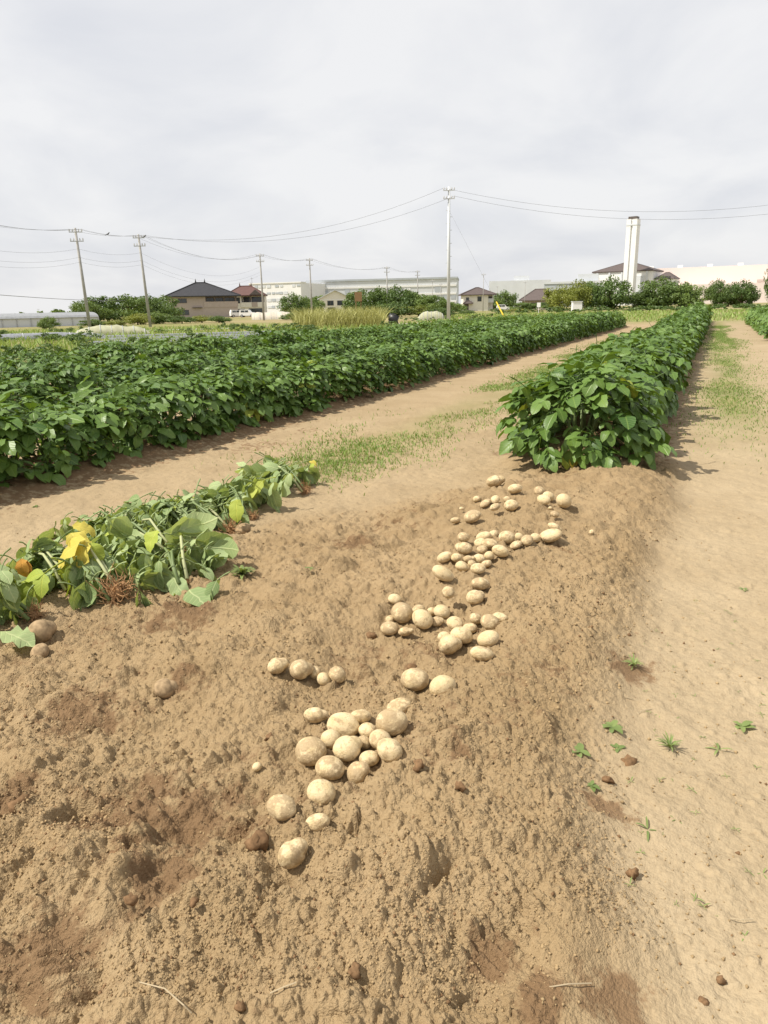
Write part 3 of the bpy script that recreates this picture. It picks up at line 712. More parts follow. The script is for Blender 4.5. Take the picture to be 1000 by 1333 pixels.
# ------------------------------------------------------------------ pulled-up plants lying beside the path
gw = np.random.default_rng(33)
WLEAF = [compound(gw, 0.19 + 0.05 * gw.random(), 2, 6, 0.165, wilt=0.2 + 0.5 * gw.random()) for _ in range(10)]
def leafmesh(A, mat): return mesh_np('leaf', A[0], [A[1], A[2]], mat, A[3], A[4], True)
WLEAF_ME = {k: [leafmesh(a, M[k]) for a in WLEAF] for k in ('leaf_wilt', 'leaf_lime')}
def root_mesh(g, r=0.085, n=110):
    m = MB()
    for k in range(n):
        d = g.normal(size=3); d /= np.linalg.norm(d); p = np.zeros(3); pts = [p.copy()]
        L = r * (0.7 + 0.7 * g.random())
        for q in range(4):
            d = d + 0.75 * g.normal(size=3) + np.array([0, 0, -0.15]); d /= np.linalg.norm(d); p = p + d * L / 4; pts.append(p.copy())
        m.tube(pts, [0.0026, 0.0022, 0.0018, 0.0014, 0.0008], 3)
    V, Fc = ICO2; d = 1 + 0.35 * np.array([fbm(np.array([v[0] * 2.1 + 7]), np.array([v[1] * 2.1 + v[2] * 1.7]), 5, 3)[0] for v in V])
    m.add(V * d[:, None] * r * 0.26, [tuple(f) for f in Fc])
    return m.mesh('roots', M['root'])
ROOT_ME = [root_mesh(gw) for _ in range(4)]
def pulled(rpx, rpy, dirx, diry, L, nl, label, rs=1.0, lime=0.05, spread=0.20, hgt=0.24):
    p = G(rpx, rpy, 0.05); x, y = p[0], p[1]
    z = zs(x, y)
    r = empty('pulled_potato_plant', (x, y, z)); tag(r, label, 'plant', 'pulled potato plants lying in a pile')
    mk('roots', ROOT_ME[gw.integers(4)], r, loc=(0, 0, 0.032 * rs), rot=(gw.random() * 6, gw.random() * 6, gw.random() * 6), scale=rs * 1.0)
    d = np.array([dirx, diry]) / math.hypot(dirx, diry)
    for k in range(3):
        a = 0.32 * (k - 1) + 0.1 * gw.normal(); c, s_ = math.cos(a), math.sin(a)
        dd = np.array([d[0] * c - d[1] * s_, d[0] * s_ + d[1] * c]); Lk = L * (0.8 + 0.3 * gw.random())
        pts = []
        for t in np.linspace(0, 1, 6):
            q = dd * Lk * t + np.array([-dd[1], dd[0]]) * 0.05 * math.sin(3 * t + k)
            gz = zs(x + q[0], y + q[1]) - z
            pts.append((q[0], q[1], gz + 0.03 + hgt * 0.75 * math.sin(math.pi * min(t * 1.05, 1)) * (0.7 + 0.3 * gw.random())))
        MB().tube(pts, [0.009, 0.008, 0.007, 0.006, 0.005, 0.003], 6).obj('stem', M['stem_pale'] if gw.random() < 0.25 else M['stem'], r, True)
        for j in range(int(nl / 1.6)):
            t = 0.22 + 0.8 * gw.random(); i = min(int(t * 5), 4); fr = min(t * 5 - i, 1.0)
            b = np.array(pts[i]) * (1 - fr) + np.array(pts[i + 1]) * fr
            b[:2] += spread * 0.5 * gw.normal(size=2); b[2] = max(b[2] + 0.035 * gw.normal(), zs(x + b[0], y + b[1]) - z + 0.05 + 0.10 * gw.random())
            az = math.atan2(dd[1], dd[0]) + gw.normal() * 1.15
            fw = np.array([math.cos(az), math.sin(az), -0.22 + 0.16 * gw.normal()])
            up = np.array([0, 0, 1.0]) + 0.38 * gw.normal(size=3)
            B = basis(fw, up); sc = 0.85 + 0.4 * gw.random()
            b = b - B[:, 0] * 0.10
            Mx = Matrix(((*(B[0] * sc), b[0]), (*(B[1] * sc), b[1]), (*(B[2] * sc), b[2]), (0, 0, 0, 1)))
            mk('leaf', WLEAF_ME['leaf_lime' if gw.random() < lime else 'leaf_wilt'][gw.integers(10)], r, mw=Mx)
    return r
pl = [
 pulled(398, 636, -0.9, 0.25, 0.62, 27, 'pulled plant farthest up the pile, tipped with a yellow leaf', 1.0),
 pulled(330, 668, -0.75, 0.65, 0.60, 27, 'pulled plant of broad dull leaves beside a small brown potato', 0.7, 0.15),
 pulled(300, 688, -0.95, 0.15, 0.66, 30, 'pulled plant with rusty roots in the middle of the wilted pile', 1.05, 0.12),
 pulled(256, 692, -0.9, 0.35, 0.62, 27, 'pulled plant with thin rusty roots left of the middle one', 0.9, 0.1),
 pulled(229, 722, -1.0, 0.10, 0.62, 30, 'pulled plant with upright brown roots behind the fallen leaf', 1.1, 0.06),
 pulled(245, 765, -0.75, 0.75, 0.50, 18, 'pulled plant whose dark leaf lies flat on bare soil', 0.3, 0.0),
 pulled(153, 778, -0.80, 0.45, 0.58, 27, 'pulled plant with the largest shaggy root ball and yellow leaf', 1.45, 0.15),
 pulled(95, 765, -0.9, 0.35, 0.50, 24, 'pulled plant sunk between the yellow leaf and the left edge', 0.7, 0.08),
 pulled(45, 800, -0.9, -0.15, 0.55, 21, 'pulled plant at the left edge above the shrivelled seed potato', 0.9, 0.1),
 pulled(170, 712, -0.9, 0.55, 0.55, 27, 'pulled plant of pale folded leaves behind the yellow leaf', 0.6, 0.06),
]
# named single leaves that stand out of the pile (parts of their plants)
def show_leaf(par, px, py, z, L, mat, az, pitch, rx, wilt=0.4):
    p = G(px, py, z); lv, lt, lq, lu = leaflet(L, L * 0.75, 8, 0.15, 0.5 + wilt, gw, 0.035, 0.08)
    me = mesh_np('leaf', lv, [lt, lq], M[mat], lu, np.full(len(lv), .5), True)
    o = mk('leaf', me, par); o.location = Vector(p) - Vector(par.location); o.rotation_euler = (Matrix.Rotation(az, 3, 'Z') @ Matrix.Rotation(pitch, 3, 'Y') @ Matrix.Rotation(rx, 3, 'X')).to_euler()
    o['label'] = {'leaf_yellow': 'bright yellow leaf', 'leaf_brown': 'orange brown withered leaf', 'leaf_lime': 'yellow green leaf', 'leaf_wilt': 'flat green leaf'}[mat]
    # its stalk goes down into the pile
    return o
A0 = -math.pi / 2 + YAW            # direction towards the camera
show_leaf(pl[6], 92, 694, 0.30, 0.17, 'leaf_yellow', A0 + 0.9, 0.35, 0.1); show_leaf(pl[6], 112, 702, 0.29, 0.20, 'leaf_yellow', A0 - 1.15, 0.30, -.2)
show_leaf(pl[6], 110, 704, 0.285, 0.15, 'leaf_yellow', A0 - 0.1, 0.65, .1); show_leaf(pl[6], 118, 706, 0.27, 0.13, 'leaf_lime', A0 + 0.7, 0.8, .3)
show_leaf(pl[6], 94, 684, 0.31, 0.13, 'leaf_yellow', A0 + 1.6, 0.1, .3)
q0 = G(112, 706, 0.27) - np.array(pl[6].location)
MB().tube([(0.01, 0, 0.05), (q0[0] * .45, q0[1] * .45, 0.15), (q0[0] * .9, q0[1] * .9, 0.22), tuple(q0)], [0.009, 0.008, 0.006, 0.004], 6).obj('stem', M['stem_pale'], pl[6], True)
q0 = G(132, 712, 0.23) - np.array(pl[6].location)
MB().tube([(0.03, 0.02, 0.04), (q0[0] * .6, q0[1] * .6, 0.13), tuple(q0)], [0.010, 0.008, 0.005], 6).obj('stem', M['stem'], pl[6], True)
show_leaf(pl[7], 28, 727, 0.24, 0.11, 'leaf_brown', A0 + 0.2, 0.95, .4, 0.8); show_leaf(pl[7], 36, 730, 0.23, 0.09, 'leaf_brown', A0 - 0.5, 1.1, -.4, 0.8)
show_leaf(pl[0], 403, 600, 0.17, 0.08, 'leaf_yellow', A0 + 1.0, 0.2, .2); show_leaf(pl[0], 408, 603, 0.16, 0.07, 'leaf_lime', A0 - .6, .6, -.2)
show_leaf(pl[2], 308, 650, 0.24, 0.15, 'leaf_lime', A0, 0.7, .1); show_leaf(pl[2], 240, 672, 0.24, 0.12, 'leaf_lime', A0 + .5, .6, .2)
show_leaf(pl[5], 246, 768, 0.075, 0.17, 'leaf_wilt', A0 + 0.75, 0.05, 0.1, 0); show_leaf(pl[5], 225, 752, 0.10, 0.15, 'leaf_wilt', A0 + 0.6, 0.25, 0.3, 0.1)
show_leaf(pl[8], 0, 822, 0.10, 0.17, 'leaf_wilt', A0 + 1.3, 0.1, 0.1, 0); show_leaf(pl[4], 205, 690, 0.26, 0.14, 'leaf_lime', A0 - .5, .5, .2)
ep = bpy.data.objects['potato_plant']
def low_leaf(px, py, mat):
    p = G(px, py, 0.20); lv, lt, lq, lu = leaflet(0.13, 0.10, 8, 0.1, 0.6, gw, 0.01, 0.03)
    o = mk('leaf', mesh_np('leaf', lv, [lt, lq], M[mat], lu, np.full(len(lv), .5), True), ep)
    o.rotation_euler = (Matrix.Rotation(A0 + 0.4 - ep.rotation_euler.z, 3, 'Z') @ Matrix.Rotation(0.9, 3, 'Y')).to_euler()
    o.location = Matrix.Rotation(-ep.rotation_euler.z, 3, 'Z') @ (Vector(p) - Vector(ep.location)); o['label'] = 'yellowed leaf'
low_leaf(734, 594, 'leaf_lime'); low_leaf(744, 594, 'leaf_yellow')

# ------------------------------------------------------------------ clods, straw, weeds, grass
gc = np.random.default_rng(44)
def clod_me(g):
    V, Fc = ICO2; V = V.copy(); off = g.random(3) * 50
    n = fbm(V[:, 0] * 1.6 + off[0] + V[:, 2], V[:, 1] * 1.6 + off[1] - V[:, 2] * .7, 9, 4, .6)
    return V * (1 + 1.1 * n)[:, None], Fc
M['clod'] = plain('damp_clod', (0.18, 0.108, 0.056), 0.95, 0.1, var=0.3, scale=2.0)
M['crumb'] = plain('soil_crumb', (0.31, 0.222, 0.12), 0.95, 0.1, var=0.25, scale=3.0)
for px, py, w, lab in ((333, 1098, 30, 'large dark clod left of the lowest potatoes'), (462, 1262, 18, 'dark broken clod alone near the bottom edge'),
                       (817, 993, 20, 'flat round brown clod on the pale path at right'), (790, 1013, 15, 'small brown clod left of the flat round one'),
                       (600, 1022, 13, 'reddish clod on the bank right of the lower heap'), (170, 1170, 17, 'dark clod inside the pits at lower left'),
                       (253, 1172, 14, 'brown clod right of the pits at lower left'), (150, 1110, 17, 'damp clod between the two dark pits'),
                       (313, 1308, 15, 'brown clod at the bottom edge left of centre'), (940, 1273, 12, 'small brown clod on the pale path at bottom right'),
                       (915, 1300, 12, 'lowest brown clod on the pale path'), (825, 1135, 14, 'brown clod on the right foot of the bank'),
                       (484, 826, 12, 'brown clod just left of the left middle heap'), (537, 868, 13, 'brown clod above the pair of potatoes'),
                       (545, 995, 16, 'brown clod against the right side of the lower heap'), (350, 958, 12, 'reddish clod beside the tiny lone potato'),
                       (432, 962, 8, 'little clod among the lower heap potatoes'), (22, 1048, 22, 'damp clod at the left edge above the pits')):
    p = G(px, py, 0.06); z = zg(p[0], p[1]); p = G(px, py, z + 0.008); r = w * ((p - CAM) @ F_) / FPX / 2
    V, Fc = clod_me(gc)
    o = mk('soil_clod', mesh_np('soil_clod', V, Fc, M['clod'], smooth=True), loc=(p[0], p[1], z + r * 0.3), rot=(0, 0, gc.random() * 6), scale=(r, r * (.8 + .3 * gc.random()), r * 0.8))
    tag(o, lab, 'clod', 'soil clods')
OCT = (np.array([(1, 0, 0), (-1, 0, 0), (0, 1, 0), (0, -1, 0), (0, 0, 1), (.6, .6, -.5), (-.6, .5, -.5), (0, -.7, -.5)], float), np.array([(0, 2, 4), (2, 1, 4), (1, 3, 4), (3, 0, 4), (0, 5, 2), (2, 6, 1), (1, 7, 3), (3, 7, 0), (2, 5, 6), (0, 7, 5), (1, 6, 7), (5, 7, 6)]))
# loose crumbs: too many to count
def crumbs(n, rmin, rmax, mat, name, lab, region):
    V0, F0 = OCT; xs = []
    while len(xs) < n:
        px = gc.uniform(-60, 1060); py = gc.uniform(*region); p = G(px, py)
        xs.append(p[:2])
    xs = np.array(xs); dug, _ = masks(xs[:, 0], xs[:, 1]); cl = fbm(xs[:, 0] * 2.6, xs[:, 1] * 2.6, 77, 3)
    wet = np.zeros(n)
    for wx, wy in ((650, 1270), (705, 1325), (800, 1312), (60, 1285), (200, 815), (250, 805)):
        q = G(wx, wy); wet = np.maximum(wet, np.exp(-((xs[:, 0] - q[0]) ** 2 + (xs[:, 1] - q[1]) ** 2) / .012))
    keep = gc.random(n) * (1 - .9 * wet) ** -1 < np.clip((0.08 + dug) * (0.55 + 0.9 * cl), 0.01, 1); xs = xs[keep]; n = len(xs)
    z = height(xs[:, 0], xs[:, 1])
    dist = np.hypot(xs[:, 0], xs[:, 1]); r = rmin + (rmax - rmin) * gc.random(n) ** 3 * np.clip(dist / 2.6, .6, 1)
    d = 1 + 0.25 * gc.normal(size=(n, len(V0), 1)); d = np.clip(d, 0.5, 1.5)
    V = V0[None] * d * r[:, None, None] * (0.65 + 0.7 * gc.random((n, 1, 3))) + np.stack([xs[:, 0], xs[:, 1], z + r * 0.35], 1)[:, None]
    Fc = F0[None] + (np.arange(n) * len(V0))[:, None, None]
    o = mk(name, mesh_np(name, V.reshape(-1, 3), Fc.reshape(-1, 3), M[mat])); o['kind'] = 'stuff'; o['label'] = lab; o['category'] = 'soil'
crumbs(56000, 0.0016, 0.0065, 'crumb', 'soil_crumbs', 'loose dry crumbs of soil over the dug bank', (660, 1345))
crumbs(6000, 0.0016, 0.007, 'clod', 'damp_soil_crumbs', 'darker damp crumbs of soil over the dug bank', (660, 1345))
M['straw'] = plain('dry_straw', (0.42, 0.34, 0.22), 0.7, 0.2)
for pts, lab in ((((812, 908), (822, 912), (833, 915)), 'short pale straw by the edge of the bank'), (((830, 930), (840, 926), (850, 925)), 'pale split straw on the path beside a sprout'),
                 (((176, 1280), (215, 1290), (240, 1312), (250, 1322)), 'thin pale root thread in the damp footprint'), (((715, 1288), (740, 1284), (770, 1283)), 'thin straw near the bottom edge'),
                 (((352, 1296), (370, 1288), (386, 1282)), 'straight straw bit at the bottom left of centre'), (((950, 1198), (965, 1200), (980, 1199)), 'thin straw lying on the pale path')):
    P3 = [];
    for a, b in pts:
        p = G(a, b, 0.03); z = zg(p[0], p[1]); p = G(a, b, z); P3.append((p[0], p[1], z + 0.006))
    base = np.array(P3[0]); o = MB().tube([np.array(q) - base for q in P3], 0.0013, 5).obj('straw', M['straw']); o.location = base
    tag(o, lab, 'straw')

def sprout_me(g, n, L, w, up, mat='weed'):
    gg = Geo()
    for k in range(n):
        a = 2 * math.pi * (k + 0.6 * g.random()) / n; l = L * (0.6 + 0.6 * g.random())
        lv, lt, lq, lu = leaflet(l, l * w, 5, 0.2, 0.9 * (0.5 + g.random()), g, 0.01, 0.03)
        Rm = rotm('Z', a) @ rotm('Y', -up * (0.6 + 0.6 * g.random()))
        gg.add(lv @ Rm.T + np.array([0, 0, 0.004 + 0.25 * L * g.random() * up]), lt, lq, lu, g.random())
    return gg.mesh('weed', M[mat])
BROAD = [sprout_me(gc, 6, 0.05, 0.55, 0.5) for _ in range(3)]; BLADE = [sprout_me(gc, 4, 0.06, 0.17, 0.55) for _ in range(4)]; TUFT = [sprout_me(gc, 26, 0.07, 0.12, 0.95) for _ in range(2)]
BUSHY = sprout_me(gc, 40, 0.10, 0.28, 0.9)
def weed(me, px, py, s, lab, grp=None):
    s *= 0.8
    p = G(px, py, 0.02); z = zg(p[0], p[1]); p = G(px, py, z)
    o = mk('weed', me, loc=(p[0], p[1], z - 0.002), rot=(0, 0, gc.random() * 6), scale=s); tag(o, lab, 'weed', grp)
weed(BUSHY, 316, 750, 1.0, 'dense green weed on the soil right of the pulled plants')
weed(TUFT[0], 825, 868, 0.85, 'bright green grass tuft at the right foot of the bank')
weed(BROAD[0], 755, 980, 1.0, 'small broad leaved weed on the bank edge with four leaves')
weed(BROAD[1], 798, 948, 1.1, 'broad leaved weed on the bank edge beside the straw')
weed(BROAD[2], 770, 1024, 0.8, 'little weed just below the broad leaved one on the bank edge')
weed(BROAD[0], 803, 975, 0.7, 'pale sprout between the two broad leaved weeds')
weed(BROAD[2], 965, 948, 1.15, 'broad pale weed near the right edge of the path')
weed(TUFT[1], 872, 975, 0.8, 'spiky pale grass tuft on the path, left of two')
weed(BLADE[0], 935, 978, 1.2, 'thin grass tuft on the path, right of the spiky one')
weed(BLADE[1], 843, 1082, 1.0, 'small green weed on the path below the brown clods')
weed(BROAD[1], 968, 768, 0.7, 'lone yellowish weed on the upper right of the path')
weed(BROAD[2], 405, 741, 0.8, 'tiny green weed on the soil left of the heaps')
weed(BROAD[1], 155, 835, 0.6, 'tiny weed on the soil below the largest root ball')
weed(BLADE[3], 92, 640, 1.0, 'small weed at the foot of the front left row')
weed(BROAD[0], 46, 660, 0.8, 'broad little weed at the foot of the left row, leftmost')
for px, py, s in [(905, 1170, .8), (820, 1152, .7), (918, 885, .8), (880, 905, .7), (960, 900, .7), (985, 1000, .9), (905, 930, .7), (850, 950, .6), (900, 1028, .8), (860, 1015, .7), (958, 1080, .7), (905, 1058, .6),
                  (975, 1135, .6), (985, 860, .7), (935, 845, .6), (870, 840, .6), (970, 1220, .7), (990, 930, .8), (915, 960, .6), (945, 1010, .6), (880, 880, .7), (840, 900, .5), (925, 1130, .5), (910, 800, .5), (955, 820, .5)] + [(820 + 180 * gc.random(), 780 + 420 * gc.random(), .35 + .5 * gc.random()) for _ in range(38)]:
    weed(BLADE[gc.integers(4)], px, py, s * .62, 'tiny trampled grass sprout on the pale path at right', 'tiny sprouts on the path')
def grass_stuff(name, lab, pts, h, mat='grass', w=0.006):
    n = len(pts); x, y = pts[:, 0], pts[:, 1]; z = height(x, y)
    a = gc.random(n) * 6.283; hh = h * (0.5 + 0.8 * gc.random(n)); ww = w * (0.6 + 0.8 * gc.random(n)) * (1 + np.hypot(x, y) / 16)
    l = 0.5 * hh * gc.normal(size=(2, n))
    b = np.stack([x, y, z - 0.004], 1); s = np.stack([np.cos(a) * ww, np.sin(a) * ww, 0 * a], 1)
    m = b + np.stack([l[0] * .35, l[1] * .35, hh * .6], 1); t = b + np.stack([l[0], l[1], hh], 1)
    V = np.stack([b - s, b + s, m + s * .7, m - s * .7, t], 1).reshape(-1, 3); i = np.arange(n)[:, None] * 5
    o = mk(name, mesh_np(name, V, [i + np.array([[3, 2, 4]]), i + np.array([[0, 1, 2, 3]])], M[mat], np.tile([[.5, .6]], (5 * n, 1)), np.repeat(gc.random(n), 5)))
    o['kind'] = 'stuff'; o['label'] = lab; o['category'] = 'grass'
def scatter(n, fx, fy, dens):
    x = fx(n); y = fy(n); k = gc.random(n) < dens(x, y); return np.stack([x[k], y[k]], 1)
pts = scatter(80000, lambda n: -3.05 + 0.40 * gc.normal(size=n), lambda n: 4.6 + 33 * gc.random(n) ** 1.6, lambda x, y: np.clip(0.35 + 1.5 * fbm(x * 1.2, y * .5, 61, 3), 0, 1) * sm(4.5, 6, y))
grass_stuff('path_grass', 'short green grass along the middle of the left path', pts, 0.034, 'grass', .0030)
pts = scatter(50000, lambda n: 0.30 + 0.34 * gc.normal(size=n), lambda n: 6 + 40 * gc.random(n) ** 1.3, lambda x, y: np.clip(0.15 + 1.3 * fbm(x * 1.2, y * .25, 66, 3), 0, 1) * sm(6, 13, y))
grass_stuff('track_grass', 'thin grass along the middle of the right track', pts, 0.03, 'grass', .0030)

# ------------------------------------------------------------------ background: buildings
gb = np.random.default_rng(55)
def P3(px, py, d):
    v = ray(px, py); t = d / math.hypot(v[0], v[1]); return CAM + v * t
def face_rot(p, turn=0.0): return math.atan2(-p[0], p[1]) + turn
def site(name, pxc, d, turn=0.0):
    p = at_dist(pxc, d); return empty(name, (p[0], p[1], 0.0), face_rot(p, turn))
def wpx(n, d): return n * d / FPX
def ztop(px, py, d): return P3(px, py, d)[2]
def B(x0, x1, y0, y1, z0, z1): return MB().box(x0, x1, y0, y1, z0, z1)
M['wall_beige'] = plain('beige_render', (0.44, 0.37, 0.325), 0.85, 0.15, var=.06); M['wall_cream'] = plain('cream_siding', (0.74, 0.70, 0.62), 0.8, 0.15, var=.05)
M['wall_white'] = plain('white_panel', (0.76, 0.755, 0.74), 0.7, 0.2, var=.04, scale=.2); M['wall_grey'] = plain('grey_panel', (0.42, 0.45, 0.48), 0.7, 0.2, var=.06, scale=.2)
M['pale_grey'] = plain('pale_grey_panel', (0.60, 0.62, 0.64), 0.7, 0.2, var=.05, scale=.2); M['slate'] = plain('dark_roof', (0.042, 0.042, 0.047), 0.6, 0.3, var=.2); M['maroon'] = plain('maroon_roof', (0.115, 0.06, 0.052), 0.6, 0.3, var=.15)
M['brown_roof'] = plain('brown_roof', (0.10, 0.078, 0.072), 0.65, 0.3, var=.15); M['glass'] = plain('window_glass', (0.05, 0.06, 0.07), 0.08, 0.6, var=.1); M['frame'] = plain('window_frame', (0.11, 0.09, 0.08), 0.5, 0.3)
M['pink'] = plain('pale_pink_cladding', (0.72, 0.62, 0.575), 0.8, 0.15, var=.03, scale=.1); M['concrete'] = plain('concrete', (0.36, 0.35, 0.33), 0.85, 0.2, var=.12); M['steel'] = plain('galvanised', (0.42, 0.43, 0.44), 0.45, 0.5, var=.1)
M['film'] = plain('silver_film', (0.20, 0.21, 0.23), 0.5, 0.4, var=.2, scale=6); M['net'] = plain('pale_net', (0.36, 0.36, 0.24), 0.8, 0.2, var=.15); M['vinyl'] = plain('beige_vinyl', (0.50, 0.45, 0.36), 0.5, 0.4, var=.08)
M['white'] = plain('white_paint', (0.78, 0.78, 0.77), 0.5, 0.4, var=.04); M['black'] = plain('black_plastic', (0.02, 0.02, 0.022), 0.4, 0.4); M['yellow'] = plain('yellow_plastic', (0.72, 0.50, 0.03), 0.5, 0.4); M['brown'] = plain('brown_board', (0.30, 0.19, 0.10), 0.8, 0.2)
M['wire'] = plain('cable', (0.13, 0.13, 0.135), 0.6, 0.3); M['insul'] = plain('porcelain', (0.55, 0.55, 0.55), 0.3, 0.5); M['asphalt'] = plain('pale_road', (0.34, 0.33, 0.31), 0.9, 0.2, var=.1, scale=.5); M['rubber'] = plain('tyre', (0.025, 0.025, 0.025), 0.8, 0.2)
def window(par, x0, x1, z0, z1, y, bars=1):
    f = MB(); t = 0.09
    f.box(x0, x1, y - .07, y, z0, z0 + t); f.box(x0, x1, y - .07, y, z1 - t, z1); f.box(x0, x0 + t, y - .066, y, z0 + t, z1 - t); f.box(x1 - t, x1, y - .066, y, z0 + t, z1 - t)
    for k in range(bars):
        xm = x0 + (x1 - x0) * (k + 1) / (bars + 1); f.box(xm - .04, xm + .04, y - .06, y, z0 + t, z1 - t)
    w = f.obj('window', M['frame'], par); B(x0 + t, x1 - t, y - .025, y - .004, z0 + t, z1 - t).obj('pane', M['glass'], w); return w
def hip(par, x0, x1, y0, y1, ze, zr, rl, mat, name='roof', th=0.22):
    xm = (x0 + x1) / 2; ym = (y0 + y1) / 2
    m = MB(); v = [(x0, y0, ze), (x1, y0, ze), (x1, y1, ze), (x0, y1, ze), (xm - rl / 2, ym, zr), (xm + rl / 2, ym, zr)]
    w = [(a, b, c - th) for a, b, c in v[:4]]
    m.add(v + w, [(0, 1, 5, 4), (1, 2, 5), (2, 3, 4, 5), (3, 0, 4), (0, 6, 7, 1), (1, 7, 8, 2), (2, 8, 9, 3), (3, 9, 6, 0), (6, 9, 8, 7)])
    r = m.obj(name, mat, par)
    cap = MB(); c = 0.12
    for a, b in ((0, 4), (1, 5), (2, 5), (3, 4), (4, 5)):
        if np.linalg.norm(np.array(v[a]) - np.array(v[b])) > .01: cap.tube([np.array(v[a]) + [0, 0, .04], np.array(v[b]) + [0, 0, .06]], c, 5)
    cap.obj('ridge_cap', mat, r)
    return r
def finial(par, x, y, z, mat): MB().tube([(x, y, z), (x, y, z + .35), (x, y, z + .7), (x, y, z + 1.0)], [.16, .18, .08, .02], 6).obj('finial', mat, par)
# beige house with black hipped roof
d = 192; h = site('beige_house', 264, d, 0.10); w = wpx(80, d) / 2; e = ztop(262, 386, d); a = ztop(262, 368, d); f1 = 2.6
MB().box(-w, w, -4, 4, 0, f1).box(-w, 0.5, -3.98, 4, f1 + .004, e).box(0.5, w, -2.2, 3.98, f1 + .004, e - .002).obj('wall', M['wall_beige'], h)
r = hip(h, -w - .8, w + .8, -4.9, 4.9, e + .1, a, 2.2, M['slate']); finial(r, -1.1, 0, a, M['slate']); finial(r, 1.1, 0, a, M['slate'])
B(0.0, w, -4.12, -4.0, f1 - .2, f1 + 1.15).obj('balcony', M['wall_beige'], h); B(w - .12, w + .1, -4.1, -2.2, f1 - .1, f1 + 1.14).obj('balcony', M['wall_beige'], h)
for x in (0.62, 2.9, 5.2, w - .25): B(x - .1, x + .1, -3.95, -3.75, f1 + .01, e - .01).obj('post', M['frame'], h)
for x0, x1 in ((0.9, 2.7), (3.1, 5.0), (5.4, w - .4)): window(h, x0, x1, f1 + .25, e - .35, -2.2)
window(h, -w + 1.8, -w + 4.3, f1 + .9, e - .5, -3.98); window(h, -w + 1.8, -w + 4.6, .7, 1.9, -4)
B(-2.8, -.4, -4.6, -4.02, f1 - .25, f1 - .12).obj('awning', M['frame'], h)
tag(h, 'two storey beige house with black hipped roof and balcony', 'house')
# house with maroon roof
d = 208; h = site('maroon_roof_house', 323, d, -0.10); w = wpx(44, d) / 2; e = ztop(322, 385, d); a = ztop(315, 372.5, d)
MB().box(-w, w, -3.5, 4, 0, 2.6).box(-w, -1.2, -3.48, 4, 2.604, e).box(-1.2, w, -2, 3.98, 2.604, e - .002).obj('wall', M['wall_cream'], h)
r = hip(h, -w - .7, w + .3, -4.4, 4.9, e + .1, a, 3.0, M['maroon']); finial(r, -1.8, .2, a, M['maroon']); finial(r, 1.3, .2, a, M['maroon'])
m = MB(); gx = w * .55; m.add([(gx - 1.6, -4.6, e + .15), (gx + 1.6, -4.6, e + .15), (gx, -4.6, e + 1.5), (gx - 1.6, -1, e + .15), (gx + 1.6, -1, e + .15), (gx, -1, e + 1.5)], [(0, 1, 2), (3, 5, 4), (0, 2, 5, 3), (1, 4, 5, 2), (0, 3, 4, 1)]); m.obj('gable', M['frame'], r)
B(-1.4, w + .1, -3.7, -3.5, 2.3, 3.6).obj('balcony', M['wall_cream'], h); B(w * .3, w * .62, -3.74, -3.705, 2.4, 3.64).obj('balcony_panel', M['wall_beige'], h)
for x in (-1.1, 1.2, w - .2): B(x - .1, x + .1, -3.45, -3.25, 2.61, e - .01).obj('post', M['frame'], h)
for x0, x1 in ((-.8, .9), (1.4, w - .4)): window(h, x0, x1, 2.8, e - .35, -2)
window(h, -w + .5, -1.6, 3.4, e - .5, -3.48); window(h, -w + .5, -.5, .6, 1.9, -3.5); window(h, .6, w - .6, .2, 2.0, -3.5)
MB().tube([(1.5, 1, a - 1), (1.5, 1, a + 2.3)], .05, 5).tube([(1.1, 1, a + 2), (1.9, 1, a + 2)], .04, 5).obj('aerial', M['steel'], h)
tag(h, 'house with maroon tiled roof right of the beige house', 'house')
# cream gabled house
d = 232; h = site('cream_gable_house', 436, d, 0.05); w = wpx(37, d) / 2; e = ztop(436, 388.5, d); a = ztop(436, 378.5, d)
m = MB(); m.add([(-w, -4, 0), (w, -4, 0), (w, -4, e), (0, -4, a), (-w, -4, e), (-w, 4, 0), (w, 4, 0), (w, 4, e), (0, 4, a), (-w, 4, e)], [(0, 1, 2, 3, 4), (5, 9, 8, 7, 6), (0, 4, 9, 5), (1, 6, 7, 2), (4, 3, 8, 9), (3, 2, 7, 8)]); m.obj('wall', M['wall_cream'], h)
o_ = .5; m = MB(); s_ = (a - e) / w
for sd in (1, -1):
    x1 = sd * (w + o_); z1_ = e - s_ * o_; m.add([(0, -4.6, a + .04), (x1, -4.6, z1_ + .04), (x1, 4.6, z1_ + .04), (0, 4.6, a + .04), (0, -4.6, a + .3), (x1, -4.6, z1_ + .3), (x1, 4.6, z1_ + .3), (0, 4.6, a + .3)], [(0, 1, 2, 3), (4, 7, 6, 5), (0, 4, 5, 1), (1, 5, 6, 2), (2, 6, 7, 3)])
m.obj('roof', M['pale_grey'], h)
window(h, -2.4, -.5, e - 2.1, e - .7, -4); window(h, .6, 2.3, e - 2.1, e - .7, -4); window(h, -2.4, 0, .8, 1.9, -4)
B(-w - .05, w + .05, -4.05, -4.0, e - .55, e - .35).obj('trim', M['white'], h)
tag(h, 'cream house with a white edged gable behind the tall reeds', 'house')
